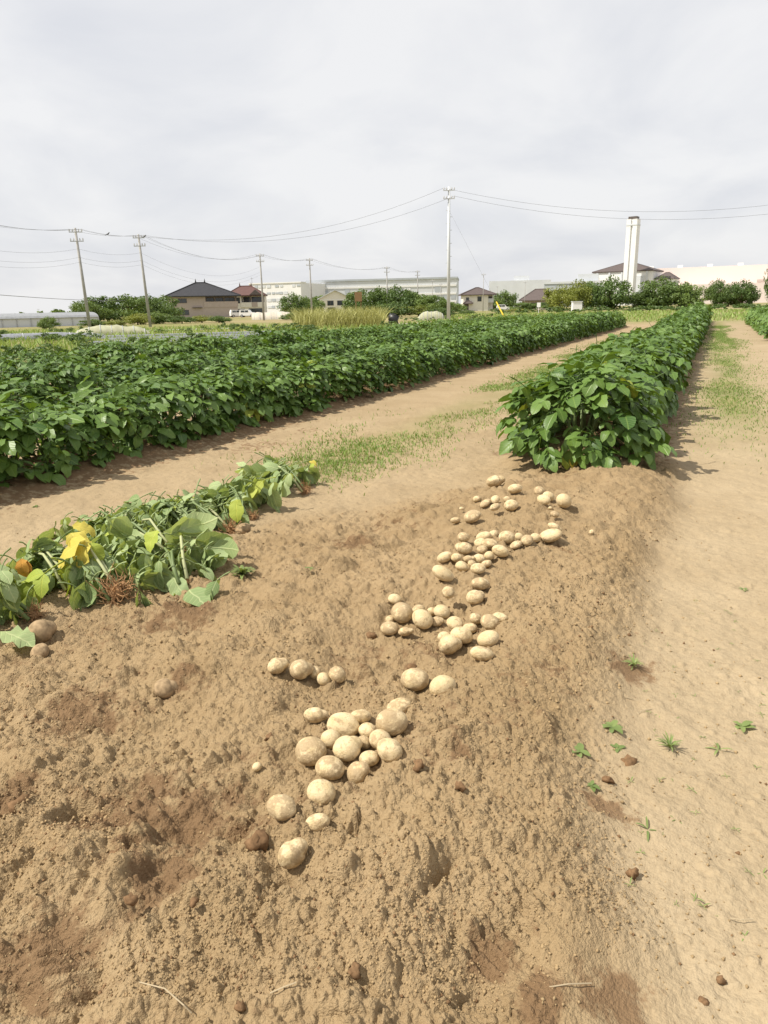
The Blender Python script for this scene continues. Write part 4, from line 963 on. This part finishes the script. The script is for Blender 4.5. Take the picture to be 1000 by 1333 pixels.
# cream hipped house by the central pole
d = 226; h = site('cream_hip_house', 621, d, 0.12); w = wpx(37, d) / 2; e = ztop(620, 384, d); a = ztop(621, 374.5, d)
MB().box(-w, w - 1.6, -3.5, 3.5, 0, e).box(w - 1.6, w, -1.6, 3.48, 0, e - .002).obj('wall', M['wall_cream'], h)
hip(h, -w - .7, w + .7, -4.2, 4.2, e + .1, a, .8, M['brown_roof'])
window(h, -w + .8, -w + 1.7, e - 2.0, e - .7, -3.5, 0); window(h, -.3, .9, e - 1.9, e - .5, -3.5, 0); window(h, w - 1.4, w - .2, e - 2.2, e - .5, -1.6, 1)
p_ = hip(h, -w - .1, -w + 2.8, -4.9, -3.3, 2.2, 2.9, .8, M['brown_roof'], 'porch_roof', .15); B(-w + .3, -w + 1.6, -3.56, -3.5, .05, 2.1).obj('door', M['frame'], h)
B(w - 1.9, w + .1, -2.9, -2.75, 2.3, 3.5).obj('balcony', M['pale_grey'], h); B(w - .1, w + .1, -2.75, -1.6, 2.3, 3.48).obj('balcony', M['pale_grey'], h)
for x in (w - 1.8, w - .05): B(x - .08, x + .08, -2.85, -2.7, 0, 2.3).obj('post', M['frame'], h)
tag(h, 'small cream house with dark hipped roof right of the central pole', 'house')
# low house with brown roof
d = 235; h = site('low_brown_house', 703, d, -0.2); w = wpx(38, d) / 2; e = ztop(700, 391, d); a = ztop(700, 376.5, d)
B(-w, w, -3.5, 3.5, 0, e).obj('wall', M['wall_beige'], h); hip(h, -w - .8, w + .8, -4.5, 4.5, e + .1, a, 3.2, M['brown_roof']); window(h, -2, 0, .9, 2.0, -3.5); window(h, 1, 2.6, .9, 2.0, -3.5)
tag(h, 'low house with wide brown hipped roof behind the hedge', 'house')

# far warehouses
def blockb(name, px0, px1, d, py, dep, mat, lab, turn=0.0):
    h = site(name, (px0 + px1) / 2, d, turn); w = wpx(px1 - px0, d) / 2; z = ztop((px0 + px1) / 2, py, d)
    B(-w, w, -dep / 2, dep / 2, 0, z).obj('wall', M[mat], h); tag(h, lab, 'building'); return h, w, z, -dep / 2
h, w, z, y = blockb('white_warehouse', 343, 411, 380, 370, 30, 'wall_white', 'white patchwork warehouse behind the maroon roof house', -0.45)
pm = {k: B(-1, 1, -.12, 0, -1, 1).mesh('cladding_panel', M[k]) for k in ('pale_grey', 'wall_grey', 'white')}
for i in range(5):
    for j in range(12):
        if gb.random() < .6 and 3 + i * 3.2 < z - 1: mk('cladding_panel', pm['wall_grey' if gb.random() < .55 else 'pale_grey'], h, loc=(-w + (j + .5 + .3 * gb.normal() * .3) * 2 * w / 12, y - .02 - .02 * gb.random(), 3 + i * 3.2), scale=(w / 12 * (.6 + .35 * gb.random()), 1, .35 + .5 * gb.random()))
B(-w - .2, w + .2, y - .3, y + 6, z + .004, z + .5).obj('parapet', M['wall_white'], h)
h, w, z, y = blockb('grey_warehouse', 411, 592, 400, 366.5, 34, 'pale_grey', 'long grey multi storey warehouse behind the trees', -0.12)
B(-w - .2, w + .2, y - .4, -y + .4, z + .004, z + .9).obj('parapet', M['wall_grey'], h)
for i in range(max(1, int((z - 4.4) // 4 + 1))):
    B(-w + .5, w - .5, y - .25, y - .004, 3.4 + i * 4, 4.3 + i * 4).obj('floor_band', M['wall_white'], h)
    for j in range(20):
        if gb.random() < .6 and 6 + i * 4 < z - 1.4: mk('cladding_panel', pm['wall_grey' if gb.random() < .55 else 'white'], h, loc=(-w + (j + .5) * w / 10, y - .03, 6.0 + i * 4), scale=(w / 20 * (.3 + .6 * gb.random()), 1, .8 + .5 * gb.random()))
h, w, z, y = blockb('grey_plant_building', 712, 778, 430, 368, 30, 'wall_grey', 'flat grey industrial building left of the chimney')
B(w * .15, w * .85, y + 4, y + 16, z + .004, z + 4).obj('roof_house', M['pale_grey'], h); B(-w - .1, w + .1, y - .3, y, z - .8, z + .3).obj('parapet', M['pale_grey'], h)
for j in range(6): mk('cladding_panel', pm['pale_grey'], h, loc=(-w + (j + .5) * w / 3, y - .02, z - 4), scale=(w / 10, 1, .7))
h, w, z, y = blockb('pale_plant_building', 640, 712, 520, 366, 30, 'pale_grey', 'pale faint industrial building behind the low brown roof house')
B(-w * .2, w * .3, y + 4, y + 14, z + .004, z + 3).obj('roof_house', M['pale_grey'], h)
# incinerator and chimney
d = 480; h = site('incinerator_building', 815, d, -0.25); w = wpx(66, d) / 2; e = ztop(800, 354.5, d); a = ztop(818, 342, d)
B(-w, w, -14, 14, 0, e).obj('wall', M['wall_white'], h); hip(h, -w - .6, w + .6, -14.6, 14.6, e + .15, a, 6, M['brown_roof'], th=.6)
for k in range(5): B(-w + 2 + k * (2 * w - 5) / 4, -w + 3 + k * (2 * w - 5) / 4, -14.5, -14.0, 0, e - .2).obj('pilaster', M['pale_grey'], h)
B(w - 12, w - 4, -14.3, -14.0, 3, e - 3).obj('shutter_panel', M['pale_grey'], h); B(w + .05, w + 11, -8, 8, 0, e - 5).obj('annex', M['wall_white'], h); hip(h, w + .2, w + 11.6, -8.5, 8.5, e - 4.9, e - 1.2, 2, M['brown_roof'], 'annex_roof')
tag(h, 'white incinerator hall with dark hipped roof behind the chimney', 'building')
d = 455; c = site('chimney', 817.5, d, -0.30); z = ztop(818, 286, d); w = wpx(12, d) / 2
MB().box(-w, -.55, -w, w, 0, z).box(.55, w, -w + .01, w - .01, 0, z - .01).box(-.55, .55, -w + .7, w - .7, 0, z - .02).obj('shaft', M['wall_white'], c)
MB().box(-w - .15, w + .15, -w - .15, w + .15, z - 3.4, z - 2.6).obj('collar', M['pale_grey'], c)
B(-w * .8, w * .8, -w * .8, w * .8, z + .004, z + 1.4).obj('flue_cap', M['frame'], c)
tag(c, 'tall square white chimney with a dark vertical groove', 'chimney')
h, w, z, y = blockb('pink_building', 862, 1120, 540, 347, 60, 'pink', 'huge pale pink windowless building at right', 0.08)
B(-w * .75, w, y - 30, y - .05, 0, z - 11).obj('front_wing', M['pink'], h); B(-w - 14, -w - .05, y + 8, -y - 5, 0, z - 9).obj('side_wing', M['pink'], h)
for k in range(9): B(-w + 6 + k * (2 * w - 12) / 8, -w + 9 + k * (2 * w - 12) / 8, y + 3, y + 6, z + .004, z + 1.6).obj('roof_vent', M['white'], h)
MB().box(w * .05, w * .065, y - .6, y - .05, z - 12, z + 3).box(-w * .08, w * .05, y - .8, y - .05, z - 10, z - 8.6).obj('duct', M['wall_beige'], h)
# greenhouses, hoop house, tunnels, mulch
M['gh_roof'] = plain('greenhouse_roof', (0.24, 0.25, 0.26), 0.6, 0.3)
d = 104; h = site('greenhouse', 15, d, 0.12); w = wpx(170, d) / 2; z = ztop(15, 408, d)
B(-w, w, -4, 4, 0, z * .62).obj('wall', M['pale_grey'], h)
m = MB(); n = 8
for k in range(n):
    a0 = math.pi * k / n; a1 = math.pi * (k + 1) / n
    f = lambda q: (-4.2 * math.cos(q), z * .62 + .004 + z * .38 * math.sin(q))
    (y0, z0), (y1, z1_) = f(a0), f(a1); m.add([(-w, y0, z0), (w, y0, z0), (w, y1, z1_), (-w, y1, z1_)], [(0, 1, 2, 3)])
m.add([(-w, *f(math.pi * k / n)) for k in range(n + 1)], [tuple(range(n + 1))]); m.add([(w, *f(math.pi * k / n)) for k in range(n + 1)], [tuple(range(n, -1, -1))])
m.obj('roof', M['gh_roof'], h)
for k in range(13): B(-w + k * w / 6 - .05, -w + k * w / 6 + .05, -4.1, -4.004, 0, z * .62).obj('post', M['steel'], h)
tag(h, 'long low greenhouse with grey roof at the left edge', 'greenhouse')
def tunnel(name, px0, px1, d, hgt, wid, mat, lab, ends=0.7, turn=0.0):
    h = site(name, (px0 + px1) / 2, d, turn); L = wpx(px1 - px0, d) / 2; n = 10; S = 14; V = []; Q = []
    for i in range(S + 1):
        t = -1 + 2 * i / S; k = (1 - abs(t) ** 4) * ends + (1 - ends) if abs(t) < 1 else (1 - ends)
        k = max(k * (1 + .06 * gb.normal()), .05)
        for j in range(n + 1):
            q = math.pi * j / n; V.append((L * t, -wid * math.cos(q) * (.6 + .4 * k), hgt * k * math.sin(q) - .01))
    for i in range(S):
        for j in range(n): b = i * (n + 1) + j; Q.append((b, b + n + 1, b + n + 2, b + 1))
    V2 = list(V); c = MB(); c.add(V2, Q); c.add([V[j] for j in range(n + 1)], [tuple(range(n + 1))]); c.add([V[S * (n + 1) + j] for j in range(n + 1)], [tuple(range(n, -1, -1))]); c.obj('cover', M[mat], h, True)
    m = MB()
    for i in range(1, S, 2): m.tube([np.array(V[i * (n + 1) + j]) + [0, 0, .015] for j in range(n + 1)], .025, 4)
    m.obj('hoops', M['steel'], h); tag(h, lab, 'tunnel'); return h
tunnel('hoop_house', 329, 376, 118, ztop(350, 406, 118), 2.2, 'vinyl', 'pale beige vinyl hoop house right of the parked cars', .12)
tunnel('crop_tunnel', 100, 186, 52, .62, .8, 'net', 'yellowish net tunnel beside the leftmost leaning pole', .8); tunnel('crop_tunnel', -60, 112, 48, .36, .6, 'film', 'low grey crop tunnel at the left edge', .5, .05)
tunnel('net_tunnel', 545, 578, 80, .95, .8, 'net', 'small net tunnel left of the central pole', .6)
for k, (px0, px1, d) in enumerate(((130, 300, 36), (150, 330, 40), (110, 350, 45))):
    h = site('mulch_bed', (px0 + px1) / 2, d, .02); L = wpx(px1 - px0, d) / 2
    m = MB(); m.add([(-L, -.5, 0), (L, -.5, 0), (L, -.38, .16), (-L, -.38, .16), (-L, .38, .16), (L, .38, .16), (L, .5, 0), (-L, .5, 0)], [(0, 1, 2, 3), (3, 2, 5, 4), (4, 5, 6, 7), (0, 3, 4, 7), (1, 6, 5, 2)]); m.obj('film', M['film'], h)
    tag(h, ['raised bed under silver film, nearest of three', 'raised bed under silver film, middle of three', 'raised bed under silver film, farthest of three'][k], 'bed', 'silver film beds')
a_, b_ = at_dist(-150, 66), at_dist(640, 66); n_ = (b_ - a_); n_ = np.array([-n_[1], n_[0]]) / np.linalg.norm(n_)
o = mk('farm_road', mesh_np('farm_road', [(*(a_ - n_ * 1.6), .03), (*(b_ - n_ * 1.6), .03), (*(b_ + n_ * 1.6), .03), (*(a_ + n_ * 1.6), .03)], np.array([[0, 1, 2, 3]]), M['asphalt'])); o['kind'] = 'structure'
# cars
def car(px, d, turn, lab, van=1):
    h = site('parked_car', px, d, turn)
    prof = [(-1.7, .35), (1.7, .35), (1.75, .8), (1.55, 1.0), (.9, 1.05), (.45, 1.62), (-1.5, 1.66), (-1.72, 1.0)] if van else [(-2.1, .35), (2.1, .35), (2.15, .75), (1.2, .95), (.6, 1.4), (-1.0, 1.42), (-1.7, .95), (-2.15, .9)]
    m = MB(); n = len(prof); v = [(x, -.75, z) for x, z in prof] + [(x, .75, z) for x, z in prof]
    m.add(v, [tuple(range(n)), tuple(range(2 * n - 1, n - 1, -1))] + [(i, i + n, (i + 1) % n + n, (i + 1) % n) for i in range(n)]); m.obj('body', M['white'], h)
    for sd in (-1, 1):
        for x0, x1 in ((-1.3, -.45), (-.35, .4)): B(x0, x1, *sorted((sd * .77, sd * .74)), 1.08, 1.5 if van else 1.34).obj('window', M['glass'], h)
        for x in (-1.1, 1.15):
            t = MB().tube([(x, sd * .62, .31), (x, sd * .8, .31)], .31, 12).obj('wheel', M['rubber'], h); MB().tube([(x, sd * .79, .31), (x, sd * .81, .31)], .18, 10).obj('hub', M['steel'], t)
    tag(h, lab, 'car', 'parked white cars'); return h
car(655, 205, .1, 'white car parked right of the small cream house'); car(309, 175, .2, 'white car below the maroon roof house, left one'); car(322, 170, -.3, 'white car below the maroon roof house, right one')
h = site('storage_box', 751, 150, .2); w = wpx(11, 150) / 2; z = ztop(751, 393, 150); B(-w, w, -.8, .8, .1, z).obj('body', M['white'], h); B(-w - .08, w + .08, -.9, .9, z + .004, z + .12).obj('lid', M['pale_grey'], h); B(-w, w, -.7, .7, 0, .096).obj('skid', M['concrete'], h); tag(h, 'white storage box on the field before the yellowish tree', 'box')
h = site('field_sign', 701.5, 120, 0); MB().tube([(0, 0, 0), (0, 0, 1.6)], .05, 6).obj('post', M['white'], h); B(-.28, .28, -.06, -.02, 1.0, 1.7).obj('board', M['white'], h); tag(h, 'small white sign on a post in the bare plot', 'sign')
h = site('brown_signboard', 467, 140, .1); z = ztop(467, 380, 140); w = wpx(9, 140) / 2; B(-w, w, -.06, .06, z - 1.7, z).obj('board', M['brown'], h)
for x in (-w * .7, w * .7): B(x - .07, x + .07, .064, .2, 0, z - .2).obj('post', M['brown'], h)
tag(h, 'brown board standing among the trees right of the gabled house', 'sign')
V, Fc = clod_me(gb); p = at_dist(512, 62); o = mk('covered_heap', mesh_np('covered_heap', V * np.array([.62, .4, .5]), Fc, M['black'], smooth=True), loc=(p[0], p[1], .32)); tag(o, 'heap under black plastic right of the tall reeds', 'heap')

# ------------------------------------------------------------------ poles and cables
def pole(px, pytop, H, lab, lean=0.0, arms=2, r=0.16, d=None, steps=False, mat='concrete'):
    Hy = 392 + .021 * (935 - px)
    if d is None: d = (H - CAMH) / ((Hy - pytop) / FPX) * 1.0
    p = at_dist(px, d); H = ztop(px, pytop, d)
    h = empty('utility_pole', (p[0], p[1], 0), face_rot(p, .5)); h.rotation_euler = (0, lean, face_rot(p))
    MB().tube([(0, 0, -.3), (0, 0, H)], [r, r * .62], 10).obj('shaft', M[mat], h, True)
    for k in range(arms):
        z = H - .35 - k * .75; a = MB().box(-.55, .55, -.15 - .05, -.15 + .02, z - .035, z + .035).obj('crossarm', M['steel'], h)
        for x in (-.5, -.25, .25, .5): MB().tube([(x, -.15, z + .05), (x, -.15, z + .12), (x, -.15, z + .26)], [.03, .07, .04], 6).obj('insulator', M['insul'], a)
    if steps:
        for k in range(14): MB().tube([(-.3 * (1 if k % 2 else -1), 0, 2.5 + k * (H - 4) / 14), (0, 0, 2.5 + k * (H - 4) / 14)], .02, 4).obj('step_bolt', M['steel'], h)
    tag(h, lab, 'pole', 'utility poles'); h['H'] = H; return h
p0 = pole(-85, 268, 10, 'concrete pole just outside the left edge'); p1 = pole(115, 297, 10, 'leftmost leaning concrete pole beside the net tunnel', -.02); p2 = pole(194, 305, 10, 'second leaning concrete pole left of the beige house', -.025)
p3 = pole(343, 330, 10, 'concrete pole rising behind the maroon roof house'); p4 = pole(406, 336, 10, 'concrete pole just left of the cream gabled house'); p5 = pole(504.5, 347, 10, 'thin pole over the trees before the long grey warehouse'); p6 = pole(544, 352, 10, 'thin pole left of the central pole over the trees')
p7 = pole(584, 243, 14, 'tall pale steel pole in the centre with step bolts', 0, 2, .19, None, True, 'pale_grey'); p8 = pole(1095, 250, 14, 'tall pole just outside the right edge')
p9 = pole(629, 356, 10, 'slim pole right of the small cream house', 0, 1, .1); p10 = pole(683, 366, 9, 'slim pole before the low brown roof house', 0, 1, .1); p11 = pole(779, 362, 9, 'slim pole left of the incinerator hall', 0, 0, .12); p12 = pole(563, 364, 9, 'faint far pole between the thin pole and central pole', 0, 1, .12); p13 = pole(574, 369, 9, 'faintest far pole just left of the central pole', 0, 1, .12)
p14 = pole(647, 372, 9, 'slim far pole right of the parked white car', 0, 1, .12); p15 = pole(51, 402, 5, 'short pole above the greenhouse at the left edge', 0, 1, .09)
bpy.context.view_layer.update()
def top(pl_, dz=0.0, dx=0.0): return np.array(pl_.matrix_world @ Vector((dx, -.15, pl_['H'] - .12 - dz)))
def cable(a, b, sag, lab, r=.012, grp='overhead cables'):
    n = 18; pts = [a + (b - a) * t - np.array([0, 0, 4 * sag * t * (1 - t)]) for t in np.linspace(0, 1, n + 1)]
    o = MB().tube([p - a for p in pts], r, 4).obj('cable', M['wire'], None, True); o.location = a; tag(o, lab, 'cable', grp)
def span(a, b, sag, where, lows=True, r=.008):
    for k, dx_ in enumerate((-.5, .25, .5)): cable(top(a, 0, dx_), top(b, 0, dx_), sag * (1 + .04 * k), ['first', 'second', 'third'][k] + ' of three top cables ' + where, r)
    if lows:
        for k, dz in enumerate((1.6, 2.3, 2.7)): cable(top(a, dz), top(b, dz), sag * 1.3, ['upper', 'middle', 'lowest'][k] + ' slack cable below the top three ' + where, r * .8)
span(p0, p1, .5, 'left of the leftmost pole'); span(p1, p2, .25, 'between the two leaning poles'); span(p2, p3, 1.3, 'over the beige house'); span(p3, p4, .5, 'from maroon roof house to the next pole', False)
span(p4, p5, .9, 'over the gabled house', False); span(p5, p6, .5, 'between the two thin poles', False)
for k, dx_ in enumerate((-.5, .5)):
    cable(top(p2, 0, dx_), top(p7, k * .75, dx_), 2.0, ['upper', 'lower'][k] + ' long cable rising to the central pole', .010); cable(top(p7, k * .75, dx_), top(p8, k * .75, dx_), 1.9, ['upper', 'lower'][k] + ' cable crossing the sky right of the central pole', .010)
hb = bpy.data.objects['beige_house']; cable(top(p0, 4.8), np.array(hb.matrix_world @ Vector((-6.9, -4.2, 5.2))), .9, 'thick low cable running to the beige house', .022)
ga = at_dist(660, 66); a_ = top(p7, 2.0); b_ = np.array([ga[0], ga[1], 0.0])
h = empty('guy_wire', tuple(b_)); MB().tube([(0, 0, 0), tuple(a_ - b_)], .007, 5).obj('strand', M['wire'], h); u = (a_ - b_) / np.linalg.norm(a_ - b_); MB().tube([tuple(u * .02), tuple(u * 2.4)], .06, 8).obj('guard_sleeve', M['yellow'], h); tag(h, 'guy wire with yellow guard sleeve right of the central pole', 'guy wire')
def bird(pos, lab):
    m = MB(); m.tube([(-.22, 0, .02), (-.1, 0, .06), (.05, 0, .12), (.13, 0, .2), (.17, 0, .26), (.2, 0, .27)], [.02, .06, .085, .06, .05, .02], 8); m.tube([(-.1, 0, .06), (-.38, 0, -.06)], [.05, .02], 6); m.tube([(.2, 0, .27), (.28, 0, .25)], [.02, .004], 5); m.tube([(.03, .03, .06), (.03, .03, 0)], .01, 4); m.tube([(.03, -.03, .06), (.03, -.03, 0)], .01, 4)
    o = m.obj('bird', M['black'], None, True); o.location = pos; o.scale = (.75,) * 3; o.rotation_euler = (0, 0, .5); tag(o, lab, 'bird', 'birds on the cables')
A1 = top(p1, 0, .35); A2 = top(p2, 0, .35); bird(A1 + (A2 - A1) * .42 - np.array([0, 0, .24]), 'black bird perched on the cable between leaning poles'); bird(np.array(p2.matrix_world @ Vector((.55, -.17, p2['H'] - .30))), 'black bird perched on the second leaning pole')

# ------------------------------------------------------------------ trees and wild growth
gt = np.random.default_rng(66)
def crown_geo(g, n_cl, per, leaf):
    """crown in a unit box: clumps of leaf-sized faces through the volume"""
    C = []
    for k in range(n_cl):
        v = g.normal(size=3); v /= np.linalg.norm(v); v *= g.random() ** .35
        C.append((v[0] * .80, v[1] * .80, .50 + v[2] * .42 - .05 * abs(v[0]), .13 + .13 * g.random()))
    V = []; t = []
    for cx, cy, cz, cr in C:
        q = g.normal(size=(per, 3)); q /= np.linalg.norm(q, axis=1)[:, None]; q *= (g.random((per, 1)) ** .4) * cr * np.array([1.2, 1.2, .8])
        c = q + [cx, cy, cz]; nrm = q / (np.linalg.norm(q, axis=1)[:, None] + 1e-6) + .8 * g.normal(size=(per, 3)) + [0, 0, .5]
        a = np.cross(nrm, g.normal(size=(per, 3))); a /= np.linalg.norm(a, axis=1)[:, None]; b = np.cross(nrm, a); b /= np.linalg.norm(b, axis=1)[:, None]
        s = leaf * (.6 + .8 * g.random((per, 1)))
        V.append(np.stack([c - a * s, c - b * s * .55, c + a * s, c + b * s * .55], 1)); t.append(np.repeat(np.clip(g.random() * .6 + .4 * g.random(per), 0, 1), 4))
    V = np.concatenate(V).reshape(-1, 3); return V, np.arange(len(V)).reshape(-1, 4), np.concatenate(t)
def crown_me(g, n_cl, per, leaf, mat):
    V, Q, t = crown_geo(g, n_cl, per, leaf); return mesh_np('crown', V, Q, M[mat], np.tile([[.5, .6]], (len(V), 1)), t)
def trunk_me(g):
    m = MB(); m.tube([(0, 0, -.03), (.01, 0, .15), (-.01, .01, .35), (.01, 0, .6)], [.05, .04, .03, .015], 7)
    for k in range(6):
        a = k * 1.05 + g.random(); z = .16 + .06 * k; m.tube([(0, 0, z), (.22 * math.cos(a), .22 * math.sin(a), z + .14), (.5 * math.cos(a), .5 * math.sin(a), z + .28)], [.022, .014, .006], 5)
    return m.mesh('trunk', M['bark'])
CR = {k: [crown_me(gt, 50, 120, .036, k) for _ in range(4)] for k in ('tree',)}; CR['tree_yg'] = [crown_me(gt, 44, 100, .036, 'tree_yg') for _ in range(2)]
TR = [trunk_me(gt) for _ in range(3)]
def tree(name, px, py, wp, d, lab, mat='tree', grp=None, cat='tree', low=.0):
    p = at_dist(px, d); H = max(ztop(px, py, d), .5) * 1.1; w = wpx(wp, d) / 2 * 1.12
    h = empty(name, (p[0], p[1], 0), gt.random() * 6.28); h.scale = (w, w, H)
    mk('crown', CR[mat][gt.integers(len(CR[mat]))], h, loc=(0, 0, 0)); mk('trunk', TR[gt.integers(3)], h); tag(h, lab, cat, grp); return h
T = [('broad_tree', 112, 394, 46, 120, 'leftmost tree of the dark clump behind the leaning poles'), ('broad_tree', 140, 385, 62, 128, 'tallest tree of the dark clump, behind the leftmost pole'), ('broad_tree', 168, 386, 56, 122, 'tree of the dark clump between the leaning poles'), ('broad_tree', 195, 388, 50, 128, 'tree of the dark clump behind the second leaning pole'), ('broad_tree', 214, 387, 44, 140, 'tree left of the beige house'),
     ('broad_tree', 383, 385, 40, 150, 'tree left of the cream gabled house'), ('broad_tree', 404, 387, 34, 156, 'tree right against the left of the gabled house'), ('broad_tree', 432, 384, 60, 262, 'tree rising behind the gabled house'), ('broad_tree', 470, 379, 46, 158, 'tree behind the brown board'), ('broad_tree', 492, 378, 44, 152, 'tree right of the brown board'), ('broad_tree', 515, 376, 50, 150, 'tallest tree in the wood before the grey warehouse'), ('broad_tree', 540, 378, 50, 154, 'tree under the thin poles'), ('broad_tree', 562, 384, 40, 148, 'tree sloping down toward the central pole'), ('broad_tree', 588, 392, 34, 150, 'small tree just right of the central pole'),
     ('broad_tree', 658, 381, 34, 255, 'tree behind the parked white car'), ('broad_tree', 640, 388, 30, 250, 'tree behind the small cream house'), ('broad_tree', 680, 394, 34, 205, 'hedge bush before the low brown roof house, left'), ('broad_tree', 712, 393, 34, 205, 'hedge bush before the low brown roof house, right'), ('broad_tree', 793, 365, 56, 175, 'large round dark bush left of the chimney base'), ('broad_tree', 765, 369, 34, 190, 'brownish tree behind the yellowish one'),
     ('broad_tree', 862, 365, 60, 178, 'large spreading tree right of the chimney base'), ('broad_tree', 892, 372, 46, 176, 'tree at the right end of the spreading one'), ('broad_tree', 832, 382, 40, 180, 'low bush between the dark bush and spreading tree'), ('broad_tree', 934, 368, 28, 200, 'left one of two olive bushes before the pink building'), ('broad_tree', 965, 369, 36, 200, 'right one of two olive bushes before the pink building'),
     ('broad_tree', 1015, 318, 34, 75, 'tall tree cut by the right edge'), ('broad_tree', 62, 414, 24, 80, 'round shrub before the greenhouse')]
for nm, px, py, wp, d, lab in T: tree(nm, px, py, wp * 1.15, d, lab)
tree('broad_tree', 728, 373, 46, 165, 'yellowish green tree before the grey plant, left', 'tree_yg'); tree('broad_tree', 748, 368, 52, 172, 'yellowish green tree before the grey plant, right', 'tree_yg'); tree('broad_tree', 948, 380, 60, 205, 'pale low bush between the olive bushes', 'tree_yg')
for k, (px, py, wp, d) in enumerate([(178, 409, 34, 95), (206, 407, 34, 98), (236, 411, 30, 96), (262, 411, 30, 98), (284, 412, 26, 94), (120, 416, 30, 90), (150, 417, 30, 88), (380, 408, 30, 105), (512, 395, 44, 112), (545, 398, 46, 112), (575, 401, 36, 110), (608, 404, 24, 130), (675, 402, 30, 150)]):
    tree('bush', px, py, wp * 1.2, d, 'low green bush on the verge, ' + ['below the clump between the poles', 'right of the second leaning pole', 'before the left of the beige house', 'before the middle of the beige house', 'before the balcony of the beige house', 'at the foot of the leftmost pole', 'just right of the leftmost pole', 'behind the left end of the reeds', 'right of the reeds', 'below the wood before the grey warehouse', 'left of the central pole foot', 'before the small cream house', 'below the hedge by the brown roof house'][k], 'tree' if k % 3 else 'tree_yg', 'low bushes on the verge', 'bush')
# far-off wood along the horizon
V, Q, t = [], [], []; n0 = 0
for k in range(150):
    px = gt.uniform(-600, 1700); d = gt.uniform(560, 760); p = at_dist(px, d) if -300 < px < 1400 else at_dist(px, d)
    v, q, tt = crown_geo(gt, 9, 16, .16); s = gt.uniform(7, 14); v = v * [s, s, gt.uniform(4.5, 8)] + [p[0], p[1], 0]; V.append(v); Q.append(q + n0); t.append(tt); n0 += len(v)
o = mk('distant_wood', mesh_np('distant_wood', np.vstack(V), np.vstack(Q), M['tree'], np.tile([[.5, .6]], (n0, 1)), np.concatenate(t))); o['kind'] = 'stuff'; o['label'] = 'far low line of trees along the horizon'; o['category'] = 'wood'
# wild plants between the rows and the road
V, Q, t = [], [], []; n0 = 0
for k in range(190):
    px = gt.uniform(-80, 640); d = gt.uniform(24, 62) if px < 420 else gt.uniform(50, 95); p = at_dist(px, d)
    if p[0] > -12.5: continue
    if 34 < d < 48 and 110 < px < 360: continue
    v, q, tt = crown_geo(gt, 9, 40, .075); s = gt.uniform(.45, .95); v = v * [s, s, gt.uniform(.25, .62)] + [p[0], p[1], 0]; V.append(v); Q.append(q + n0); t.append(tt); n0 += len(v)
for k in range(120):
    px = gt.uniform(640, 1050); d = gt.uniform(120, 185); p = at_dist(px, d); v, q, tt = crown_geo(gt, 6, 18, .14); v = v * [1.6, 1.6, gt.uniform(.4, 1.0)] + [p[0], p[1], 0]; V.append(v); Q.append(q + n0); t.append(tt); n0 += len(v)
o = mk('wild_plants', mesh_np('wild_plants', np.vstack(V), np.vstack(Q), M['wild'], np.tile([[.5, .6]], (n0, 1)), np.concatenate(t))); o['kind'] = 'stuff'; o['label'] = 'leafy wild growth on the fallow ground beyond the rows'; o['category'] = 'weeds'
pts = []
for k in range(3400):
    px = gt.uniform(386, 497); p = at_dist(px, gt.uniform(56, 66)); pts.append(p + .15 * gt.normal(size=2))
grass_stuff('tall_reeds', 'tall pale yellow green reeds left of the trees', np.array(pts), 1.3, 'reed', 0.006)
pts = []
for k in range(16000):
    px = gt.uniform(-100, 1100); d = gt.uniform(25, 70) if px < 560 else gt.uniform(55, 130); p = at_dist(px, d)
    if -12.5 < p[0] < 4 and p[1] < 56: continue
    pts.append(p)
grass_stuff('field_grass', 'rough grass over the fallow field beyond the rows', np.array(pts), 0.28, 'grass', 0.008)
